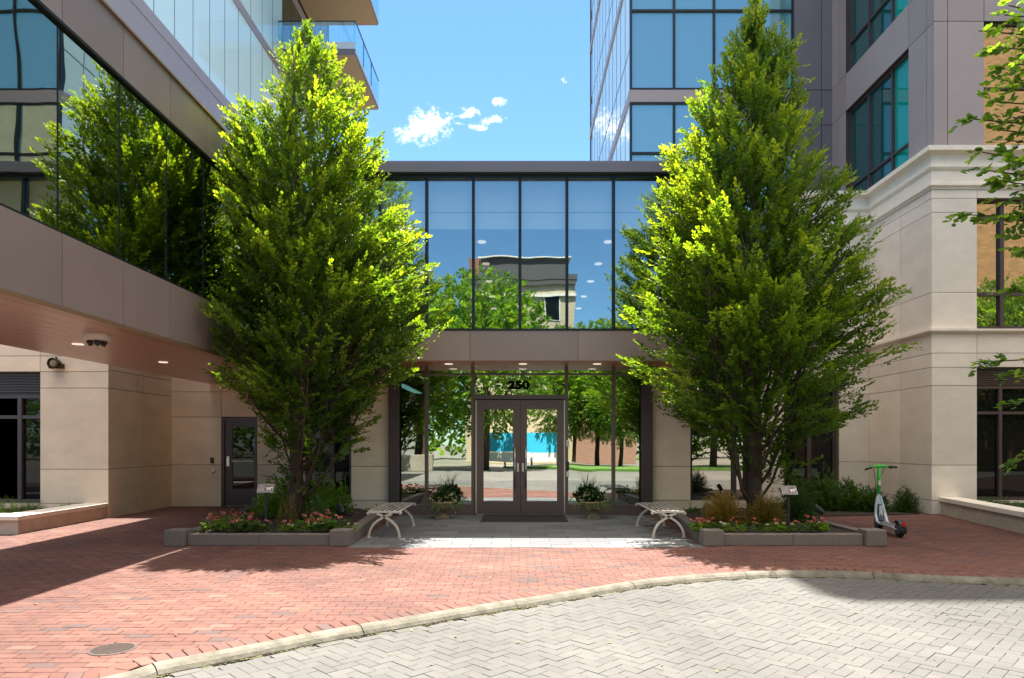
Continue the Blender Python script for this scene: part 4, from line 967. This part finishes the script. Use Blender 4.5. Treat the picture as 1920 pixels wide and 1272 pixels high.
# flood lights in planters
def flood(x, y, rz, lab):
    t = thing('ground_spotlight', lab, 'spotlight', (x, y, .2)); g = MB(); d_ = Vector((math.cos(rz), math.sin(rz), .75)).normalized(); c = Vector((x, y, .36))
    g.tube([c-d_*.09, c-d_*.05, c+d_*.06, c+d_*.10], [.03, .05, .055, .058], 14); g.build('lamp_head', BLACK, t); g = MB(); g.tube([(x, y, .12), (x, y, .34)], .012, 8); g.build('stake', BLACK, t)
flood(*[(460-CX)*11.7/F, 11.7], .6, 'black ground spotlight at the left back of the left planter')
flood(*[(640-CX)*11.9/F, 11.9], 2.3, 'black ground spotlight at the right back of the left planter')
flood(*[(1322-CX)*12.0/F, 12.0], .7, 'black ground spotlight at the left back of the right planter')
flood(*[(1536-CX)*11.8/F, 11.8], 2.4, 'black ground spotlight at the right back of the right planter')

# planter signs
def sign(cxp, x0p, x1p, ztop, Y_, tilt, lab, flip):
    X_ = (cxp-CX)*Y_/F; t = thing('planter_sign', lab, 'sign', (X_, Y_, .2)); z_ = ztop
    MB().box(X_-.022, X_+.022, Y_-.012, Y_+.012, .1, z_-.03, .003).build('post', BLACK, t)
    w_ = (x1p-x0p)*Y_/F; Xc = ((x0p+x1p)/2-CX)*Y_/F
    g = MB(); g.box(-w_/2, w_/2, -.085, .085, -.005, .005, .002); pl_ = g.build('plate', mat('bronze_plaque', (.17, .14, .15), .45, .4), t, local=True); pl_.location = (Xc-X_, -.02, z_-.2); pl_.rotation_euler = (R(48), 0, R(tilt))
    g = MB(); lw = .0045
    for (a0, a1, b0, b1) in ((-w_/2+.008, w_/2-.008, .075, .079), (-w_/2+.008, w_/2-.008, -.079, -.075), (-w_/2+.008, -w_/2+.012, -.075, .075), (w_/2-.012, w_/2-.008, -.075, .075)): g.box(a0, a1, b0, b1, .005, .0065)
    for k in range(5):
        g.box(-w_/2+.025, -w_/2+.025+(w_*.50-.03)*r_.uniform(.75, 1), .045-k*.022-lw/2, .045-k*.022+lw/2, .005, .0065)
    # small four-legged dog silhouette
    cx0 = w_*.22
    g.box(cx0-.035, cx0+.025, -.012, .012, .005, .0066); g.box(cx0+.022, cx0+.05, .006, .026, .005, .0066); g.box(cx0-.033, cx0-.025, -.045, -.012, .005, .0066); g.box(cx0-.02, cx0-.013, -.042, -.012, .005, .0066)
    g.box(cx0+.006, cx0+.013, -.045, -.012, .005, .0066); g.box(cx0+.017, cx0+.024, -.042, -.012, .005, .0066); g.box(cx0-.052, cx0-.035, .004, .011, .005, .0066)
    g.build('engraving', WHITE, pl_, local=True)
sign(499, 484, 514, .83, 10.42, 4, 'small dog notice plaque on a black post in the left planter', 0)
sign(1478, 1464, 1493, .80, 10.45, -4, 'small dog notice plaque on a black post in the right planter', 1)

# ---------------------------------------------------------------- benches
BEN = mat('cream_bench_paint', (.62, .55, .49), .42, .15)
BST = mat('bench_strap_paint', (.52, .49, .46), .4, .3)
def make_bench(lab, loc):
    t = thing('bench', lab, 'bench', loc, 'backless metal benches flanking the entrance')
    W2 = .52; Hs = .425; LN = 1.5
    for y in (0.0, LN):
        g = MB()
        arcs = []
        for s in (0, 1):
            b = [(.01, 0), (.04, .13), (.12, .245), (.26, .335), (.38, .39)]
            P = np.array([(x if s == 0 else W2-x, y, z) for x, z in b]); C = catmull(P, 6)
            g.ribbon([tuple(p) for p in C], [.034]*len(C), .032)
            fx_ = .02 if s == 0 else W2-.02
            g.box(fx_-.03, fx_+.03, y-.018, y+.018, 0, .012, .003)
        P = [(W2*k/12, y, Hs-.02+.010*math.sin(math.pi*k/12)) for k in range(13)]
        g.ribbon(P, .032, .036); g.tube([(0.0, y-.018, Hs-.032), (0.0, y+.018, Hs-.032)], .022, 12); g.tube([(W2, y-.018, Hs-.032), (W2, y+.018, Hs-.032)], .022, 12)
        g.build('leg_frame', BEN, t, local=True)
    g = MB(); n = 7
    for k in range(n):
        x = .03+(W2-.06)*k/(n-1); z = Hs+.008*math.sin(math.pi*k/(n-1)); g.box(x-.015, x+.015, .02, LN-.02, z-.004, z+.002)
    for k in range(7):
        y = .05+(LN-.1)*k/6; g.box(.02, W2-.02, y-.014, y+.014, Hs-.0075, Hs-.0045)
    g.tube([(.005, .018, Hs-.004), (.005, LN-.018, Hs-.004)], .012, 8); g.tube([(W2-.005, .018, Hs-.004), (W2-.005, LN-.018, Hs-.004)], .012, 8)
    g.build('seat', BST, t, local=True)
    return t
bn = make_bench('slatted cream metal bench left of the entrance', (-2.42, 10.95, .004))
b2 = copy_tree(bn); b2.location = (2.14, 10.95, .004); b2['label'] = 'slatted cream metal bench right of the entrance'

# ---------------------------------------------------------------- urns
URN = mat('tan_urn_stone', (.34, .25, .16), .85, var=.35, vscale=12, bump=.4, bscale=50)
def urn(xp, lab, seed):
    Y_ = 13.75; X_ = (xp-CX)*Y_/F; t = thing('flower_urn', lab, 'planter urn', (X_, Y_, 0), 'flower urns beside the doors')
    MB().box(X_-.13, X_+.13, Y_-.13, Y_+.13, .004, .055, .006).build('plinth', URN, t)
    MB().lathe([(.11, .055), (.115, .07), (.075, .10), (.065, .13), (.075, .145), (.09, .155)], (X_, Y_, 0), 28).build('foot', URN, t, smooth=True)
    MB().lathe([(.08, .155), (.16, .18), (.22, .23), (.245, .29), (.25, .31), (.275, .32), (.275, .345), (.25, .35), (.235, .33), (.2, .30), (0, .30)], (X_, Y_, 0), 36).build('bowl', URN, t, smooth=True)
    r = np.random.default_rng(seed); n = 150; u_ = unit(n); u_[:, 2] = np.abs(u_[:, 2]); c = np.array([X_, Y_, .34]); P = c+u_*np.array([.30, .26, .26])*(r.random((n, 1))**.4)
    sprays(P-u_*.08, u_+np.array([0, 0, .3]), np.full(n, .12), 7, .055, .55, tvar=np.clip(r.normal(.35, .15, n), 0, 1)).build('foliage', SHRUB, t)
    n = 20; a = r.uniform(0, 6.28, n); P = np.stack([X_+.26*np.cos(a), Y_+.26*np.sin(a), np.full(n, .35)], -1); D = np.stack([np.cos(a), np.sin(a), -.8+r.uniform(-.4, .6, n)], -1)
    sprays(P, D, r.uniform(.1, .22, n), 7, .045, .7, droop=.4, tvar=np.clip(r.normal(.8, .1, n), 0, 1)).build('trailing_vine', LIND, t)
    fl = None
    for k in range(34):
        v_ = unit(1)[0]; v_[2] = abs(v_[2])*.8; v_[1] = -abs(v_[1]); q = c+v_*np.array([.30, .28, .25]); m_ = 7; uu = unit(m_)*.7+v_
        f = leaves(q+uu*.003, uu, unit(m_), r.uniform(.018, .03, m_), .9, r.uniform(0, 1, m_)); fl = f if fl is None else merge(fl, f)
    fl.build('blossoms', WPET, t)
    n = 26; a = r.uniform(0, 6.28, n); sp = MB()
    for k in range(n):
        h = r.uniform(.25, .5); l = r.uniform(.03, .28); ca, sa = math.cos(a[k]), math.sin(a[k])
        sp.tube([(X_, Y_, .42), (X_+ca*l*.4, Y_+sa*l*.4, .42+h*.6), (X_+ca*l, Y_+sa*l, .42+h)], [.004, .003, .001], 3, cap=False)
    sp.build('spike_grass', MATS['shrub_leaf'], t)
urn(830, 'stone urn of white flowers left of the double doors', 21); urn(1112, 'stone urn of white flowers right of the double doors', 22)

# ---------------------------------------------------------------- scooter
def scooter():
    rx, ry = gp(1687, 1008); fx_, fy = gp(1645, 994)
    ang = math.atan2(fy-ry, fx_-rx)-math.pi/2
    t = thing('electric_scooter', 'green and white electric kick scooter parked on red brick', 'scooter', (rx, ry, 0), rz=ang)
    GR = mat('lime_green_paint', (.03, .62, .04), .35, coat=.3); WH = mat('scooter_white', (.62, .64, .68), .35, .2, coat=.3); RD = mat('red_reflector', (.6, .02, .02), .3)
    DKG = mat('scooter_grey', (.12, .13, .15), .5)
    L0 = math.hypot(fx_-rx, fy-ry)*.93
    def wheel(y, r, steer=0):
        g = MB(); g.lathe([(r*.60, -.03), (r*.9, -.034), (r, -.02), (r, .02), (r*.9, .034), (r*.60, .03)], (0, y, r), 30, axis='x', cap=True); o = g.build('wheel', RUBBER, t, local=True)
        h = MB(); h.lathe([(.0, -.032), (r*.55, -.036), (r*.62, -.03), (r*.62, .03), (r*.55, .036), (0, .032)], (0, y, r), 20, axis='x'); h.build('hub', DKG, o, local=True); return o
    wheel(0, .125); wf = wheel(L0, .135)
    # deck
    g = MB(); g.box(-.085, .085, .12, .74, .125, .165, .012); g.build('deck', WH, t, local=True)
    MB().box(-.07, .07, .16, .68, .1655, .171, .002).build('deck_grip', DKG, t, local=True)
    g = MB(); g.tube([(-.07, .14, .145), (-.06, 0, .13)], .016, 8); g.tube([(.07, .14, .145), (.06, 0, .13)], .016, 8); g.build('rear_fork', WH, t, local=True)
    # rear fender
    g = MB(); vs = []
    for k in range(9):
        a = R(-20+k*20); 
        for x in (-.05, .05): vs += [(x, -.155*math.cos(a), .125+.155*math.sin(a)), (x, -.145*math.cos(a), .125+.145*math.sin(a))]
    fs = []
    for k in range(8):
        b = k*4; fs += [(b, b+4, b+6, b+2), (b+1, b+3, b+7, b+5), (b, b+1, b+5, b+4), (b+2, b+6, b+7, b+3)]
    fs += [(0,2,3,1), (32,33,35,34)]; g.add(vs, fs); fen = g.build('rear_fender', BLACK, t, local=True)
    MB().box(-.025, .025, -.168, -.145, .19, .27, .006).build('tail_light', RD, fen, local=True)
    # body: two side rails rising to the neck with a battery between
    g = MB()
    for s in (-1, 1):
        pts = [(s*.075, .62, .15), (s*.08, .74, .17), (s*.075, .82, .30), (s*.05, .86, .46), (s*.02, .885, .60)]
        g.tube(pts, [.020, .028, .026, .024, .026], 8)
    g.box(-.075, .075, .60, .76, .128, .17, .01); g.tube([(0, .875, .44), (0, .905, .575)], [.045, .036], 12); g.build('frame', WH, t, local=True)
    g = MB(); g.tube([(0, .80, .19), (0, .85, .46)], [.05, .035], 12); g.build('battery', DKG, t, local=True)
    g = MB(); g.tube([(0, .905, .57), (0, .862, 1.10)], [.030, .026], 16); g.build('stem', GR, t, local=True, smooth=True)
    g = MB(); a = Vector((0, .868, .84)); g.box(-.021, .021, .842, .846, .79, .87); g.build('sticker', WHITE, t, local=True)
    g = MB(); hb = [(-.15, .80, 1.095), (-.06, .85, 1.115), (0, .862, 1.118), (.06, .87, 1.118), (.15, .86, 1.112)]
    g.tube(hb, [.018, .024, .032, .024, .018], 12); hbo = g.build('handlebar', GR, t, local=True, smooth=True)
    g = MB(); g.tube([(-.15, .80, 1.095), (-.27, .73, 1.065)], .018, 10); g.build('grip', RUBBER, hbo, local=True)
    g = MB(); g.tube([(.15, .86, 1.112), (.28, .83, 1.10)], .018, 10); g.build('grip', RUBBER, hbo, local=True)
    g = MB(); g.tube([(-.16, .82, 1.085), (-.27, .77, 1.045)], .006, 6); g.tube([(.12, .88, 1.10), (.22, .88, 1.075)], .006, 6); g.build('brake_lever', BLACK, hbo, local=True)
    g = MB(); g.tube([(0, .90, .64), (0, L0, .29)], [.03, .028], 10)
    for s in (-1, 1): g.tube([(s*.045, L0-.01, .30), (s*.05, L0, .135)], .014, 8)
    g.box(-.05, .05, L0-.05, L0+.05, .285, .315, .01); g.build('front_fork', WH, t, local=True)
    g = MB(); g.tube([(.05, .35, .125), (.13, .32, .0)], .008, 6); g.build('kickstand', BLACK, t, local=True)
    g = MB(); g.tube([(-.10, .84, 1.09), (-.06, .90, .98), (-.035, .93, .80), (-.03, .95, .62), (-.045, L0-.02, .34)], .005, 5); g.tube([(.10, .88, 1.10), (.05, .92, .96), (.03, .94, .78), (.03, .95, .60)], .005, 5); g.build('cable', BLACK, t, local=True)
    MB().box(-.03, .03, .775, .79, .24, .44, .005).build('decal_panel', WHITE, t, local=True)
scooter()

# ---------------------------------------------------------------- street tree reaching in at the right edge
def street_tree():
    X0, Y0 = 9.9, 9.6; t = thing('linden_tree', 'broad leaved street tree reaching in from the right edge', 'tree', (X0, Y0, .25))
    wd = MB(); wd.tube([(X0, Y0, .2), (X0-.03, Y0, 1.5), (X0+.02, Y0+.03, 3.2), (X0, Y0, 5.2), (X0-.05, Y0, 7.4)], [.13, .11, .09, .06, .02], 10)
    r = np.random.default_rng(4); allb = []; alld = []; alll = []
    tips = [(1803,402,9.4),(1812,222,9.5),(1835,58,9.6),(1862,88,9.3),(1868,128,9.7),(1842,318,9.2),(1850,240,9.6),(1858,190,9.4),(1840,285,9.5),(1880,340,9.3),(1850,372,9.5),(1868,410,9.3),(1846,678,9.5),(1872,700,9.3),(1882,28,9.6),(1890,10,9.2),(1878,150,9.8),(1893,165,9.2),(1885,262,9.6),(1890,300,9.1),(1900,470,9.4),(1905,440,9.3),(1895,755,9.5),(1905,860,9.5),(1900,545,9.6),(1915,60,9.4),(1912,210,9.4),(1915,380,9.2),(1908,120,9.2),(1898,220,9.3),(1905,330,9.6)]
    for (a, b, Y_) in tips:
        x, z = px(a, b, Y_); tip = np.array([x, Y_, z]); z0 = max(1.9, z-1.3+r.uniform(-.2, .3)); s0 = np.array([X0, Y0, z0]); mid = (tip+s0)/2+np.array([0, 0, .35]); 
        C = catmull(np.array([s0, mid, tip]), 8); wd.tube([tuple(q) for q in C], [.022*(1-.85*k/len(C))+.003 for k in range(len(C))], 5)
        for k in range(7, len(C)):
            for s in range(2):
                if r.random() < .3: continue
                dirn = C[k]-C[max(0, k-1)]; dirn = dirn/(np.linalg.norm(dirn)+1e-9)+r.normal(0, .55, 3)*np.array([1, 1, .45]); allb.append(C[k]); alld.append(dirn); alll.append(r.uniform(.12, .26))
    base, d, ln = np.array(allb), np.array(alld), np.array(alll)
    fol = sprays(base, d, ln, 6, .115, .66, droop=.45, spread=.8, tvar=np.clip(r.normal(.5, .2, len(base)), 0, 1))
    # main crown, out of frame
    n = 1100; u_ = unit(n); P = np.array([10.6, 9.2, 5.6])+u_*np.array([1.9, 2.3, 3.1])*(r.random((n, 1))**.4); d = u_+r.normal(0, .4, (n, 3))
    merge(fol, sprays(P, d, np.full(n, .3), 7, .12, .7, droop=.3, tvar=np.clip(r.normal(.5, .2, n), 0, 1)))
    for k in range(24):
        q = P[k]; z0 = max(2, q[2]-1.5); wd.tube([(X0, Y0, z0), tuple((np.array([X0, Y0, z0])+q)/2+np.array([0, 0, .1])), tuple(q)], [.03, .02, .008], 5)
    fol.build('crown', LIND, t); wd.build('trunk', BARK, t, smooth=True)
street_tree()

# ---------------------------------------------------------------- across the driveway: what the glass mirrors
def brick_mat(name, c1, c2, cm, bw=.22, bh=.075):
    m = bpy.data.materials.new(name); m.use_nodes = True; t = m.node_tree; b = t.nodes['Principled BSDF']; b.inputs['Roughness'].default_value = .85
    co = t.nodes.new('ShaderNodeTexCoord'); s = t.nodes.new('ShaderNodeSeparateXYZ'); c = t.nodes.new('ShaderNodeCombineXYZ'); ad = t.nodes.new('ShaderNodeMath'); ad.operation = 'ADD'
    t.links.new(co.outputs['Object'], s.inputs[0]); t.links.new(s.outputs[0], ad.inputs[0]); t.links.new(s.outputs[1], ad.inputs[1]); t.links.new(ad.outputs[0], c.inputs[0]); t.links.new(s.outputs[2], c.inputs[1])
    br = t.nodes.new('ShaderNodeTexBrick'); br.inputs['Color1'].default_value = (*c1, 1); br.inputs['Color2'].default_value = (*c2, 1); br.inputs['Mortar'].default_value = (*cm, 1)
    br.inputs['Scale'].default_value = 1; br.inputs['Brick Width'].default_value = bw; br.inputs['Row Height'].default_value = bh; br.inputs['Mortar Size'].default_value = .01
    t.links.new(c.outputs[0], br.inputs['Vector']); t.links.new(br.outputs[0], b.inputs['Base Color']); return m
OB = brick_mat('ochre_brick', (.30, .165, .06), (.42, .24, .09), (.34, .26, .16), .42, .14)
TANB = mat('tan_stucco', (.55, .45, .30), .9, var=.1, vscale=.5)
GRY = mat('dark_metal_roof', (.09, .085, .08), .7)
def block(name, label, x0, x1, y0, y1, h, m, loc, floors=None, extra=None):
    t = thing(name, label, 'building', loc)
    MB().box(x0, x1, y0, y1, -.1, h).build('wall', m, t)
    MB().box(x0-.15, x1+.15, y0-.15, y1+.15, h+.002, h+.35).build('roof', GRY if name != 'brick_apartment_block' else CAPS, t)
    if floors:
        for (cx0, z0, ww, hh) in floors:
            fr = MB(); fr.box(cx0-ww/2-.06, cx0+ww/2+.06, y1+.002, y1+.05, z0-.06, z0+hh+.06); f = fr.build('window', WHITE, t)
            MB().box(cx0-ww/2, cx0+ww/2, y1+.052, y1+.06, z0, z0+hh).build('pane', G_DARK, f)
    return t
block('brick_apartment_block', 'ochre brick building across the driveway, mirrored in the right windows', 23, 58, -24, -15, 29, OB, (40,-20,0), floors=[(25.2+6.6*i, 1.5+4*j, 1.3, 2.1) for i in range(4) for j in range(7) if i != 1])
tb = block('tan_house', 'tan rendered building with grey penthouse mirrored in the upper entrance glass', -4.2, 4.3, -33, -25, 14.0, TANB, (0,-28,0), floors=[(-1.6, 11.5, 1, 1.7), (2.6, 11.0, 1, 1.7), (2.6, 6.5, 1, 1.7), (-1.6, 6.5, 1, 1.7)])
MB().box(-3.0, 3.9, -32, -26.5, 14.36, 16.1).build('penthouse', GRY, tb); MB().box(-3.2, 4.1, -32.2, -26.3, 16.102, 16.2).build('penthouse_roof', CAPS, tb)
MB().box(-3.9, -3.1, -27, -25.5, 14.36, 15.8).build('chimney', mat('chimney_brick', (.3, .13, .08), .9), tb); MB().box(-4.25, 4.35, -25.0, -24.85, 12.6, 12.8).build('string_course', CAPS, tb); MB().box(-4.25, 4.35, -25.0, -24.8, 13.6, 13.9).build('cornice', GRY, tb)
block('red_brick_house', 'low red brick house across the driveway right of the tan building', 4.6, 9.2, -31, -25, 8.5, brick_mat('red_brick', (.35, .12, .07), (.42, .17, .1), (.4, .35, .3)), (7,-28,0), floors=[(6, 4, 1, 1.6), (8, 4, 1, 1.6)])
block('grey_townhouse', 'grey rendered house across the driveway left of the tan building', -19, -8, -30, -24, 9, mat('grey_stucco', (.3, .29, .27), .9), (-13,-27,0), floors=[(-17+3*i, 1.5+3.4*j, 1.1, 1.7) for i in range(3) for j in range(2)])
# trees over there
def round_tree(loc, lab, s=1.0):
    t = thing('shade_tree', lab, 'tree', loc, 'trees across the driveway'); r = np.random.default_rng(9)
    n = 2600; u_ = unit(n); u_[:, 2] = u_[:, 2]*.9; q = r.random((n, 1))**.35; P = np.array([0, 0, 5.6])+u_*np.array([2.9, 2.9, 4.2])*q; P = P[(fnoise(P, 1.3, 3) > -.6)]; n = len(P)
    d = (P-np.array([0, 0, 4.0])); d /= np.linalg.norm(d, axis=1, keepdims=True); d += r.normal(0, .3, d.shape)
    sprays(P, d, np.full(n, .45), 7, .20, .6, droop=.2, tvar=np.clip(r.normal(.6, .2, n), 0, 1)).build('crown', LIND, t, local=True)
    wd = MB(); wd.tube([(0, 0, -.1), (.05, 0, 2), (0, .1, 4.5), (0, 0, 8)], [.2, .16, .12, .03], 9)
    for k in range(14): wd.tube([(0, 0, 1.8+.3*k), tuple(P[k*3]*.5+np.array([0, 0, 1.5])), tuple(P[k*3])], [.06, .04, .01], 5)
    wd.build('trunk', BARK, t, local=True, smooth=True); return t
rt = round_tree((-1.9, -10, 0), 'round green tree across the driveway opposite the entrance'); 
for (x, y, s, lab) in ((-6.0, -12, 1.1, 'round green tree standing left of the blue fence'), (6.5, -14.5, .8, 'small round tree on the lawn before the red house'), (3.0, -17, .95, 'round tree just in front of the blue fence and tan building'), (11.5, -11, 1.15, 'large round tree before the ochre brick building'), (5.3, -17.5, 1.0, 'round tree directly in front of the low red brick house'), (-9.0, -8.5, 1.0, 'round tree nearest the tan concrete wall'), (27, -9, 1.12, 'round tree in front of the ochre brick block'), (31, -10, 1.2, 'leafy tree further right before the ochre brick block'), (17, -8, 1.0, 'round tree at the far end of the lawn'), (-11, -12, 1.1, 'tall round tree before the grey house')):
    c = copy_tree(rt); c.location = (x, y, 0); c.scale = (s, s, s); c['label'] = lab; c.rotation_euler = (0, 0, x)
n_ = 2600; P = np.stack([rng.uniform(-60, 60, n_), rng.uniform(-44, -37, n_), rng.uniform(0, 1, n_)**.8*(6.5+2.2*np.sin(np.arange(n_)*.37))], -1)
tag(sprays(P, unit(n_)+np.array([0, .4, .5]), np.full(n_, 1.6), 6, .75, .6, tvar=np.clip(rng.normal(.5, .2, n_), 0, 1)).build('distant_trees', LIND), kind='stuff')
# blue fence
bf = thing('blue_fence', 'bright blue mesh fence panel across the driveway opposite the doors', 'fence', (0,-15.5,0))
BLU = mat('blue_scrim', (.04, .50, .80), .6, var=.15, vscale=3)
MB().box(-2.5, 2.5, -15.52, -15.48, .9, 2.15).build('fence_panel', BLU, bf)
for q in (-2.5, -.9, .8, 2.5): MB().box(q-.06, q+.06, -15.6, -15.54, -.1, 2.2).build('fence_post', mat('blue_post', (.01, .12, .45), .5), bf)
MB().box(-2.5, 2.5, -15.53, -15.47, .3, .88).build('fence_base_panel', WHITE, bf)
tag(MB().box(-12, -4.8, -9.3, -9.0, -.05, .9, .02).build('concrete_garden_wall', mat('tan_concrete', (.36, .31, .24), .9, var=.2, vscale=2)), 'long low tan concrete wall across the driveway at left', 'low wall')
rt.scale = (1.25, 1.25, 1.14)
print('objects', len(bpy.data.objects))
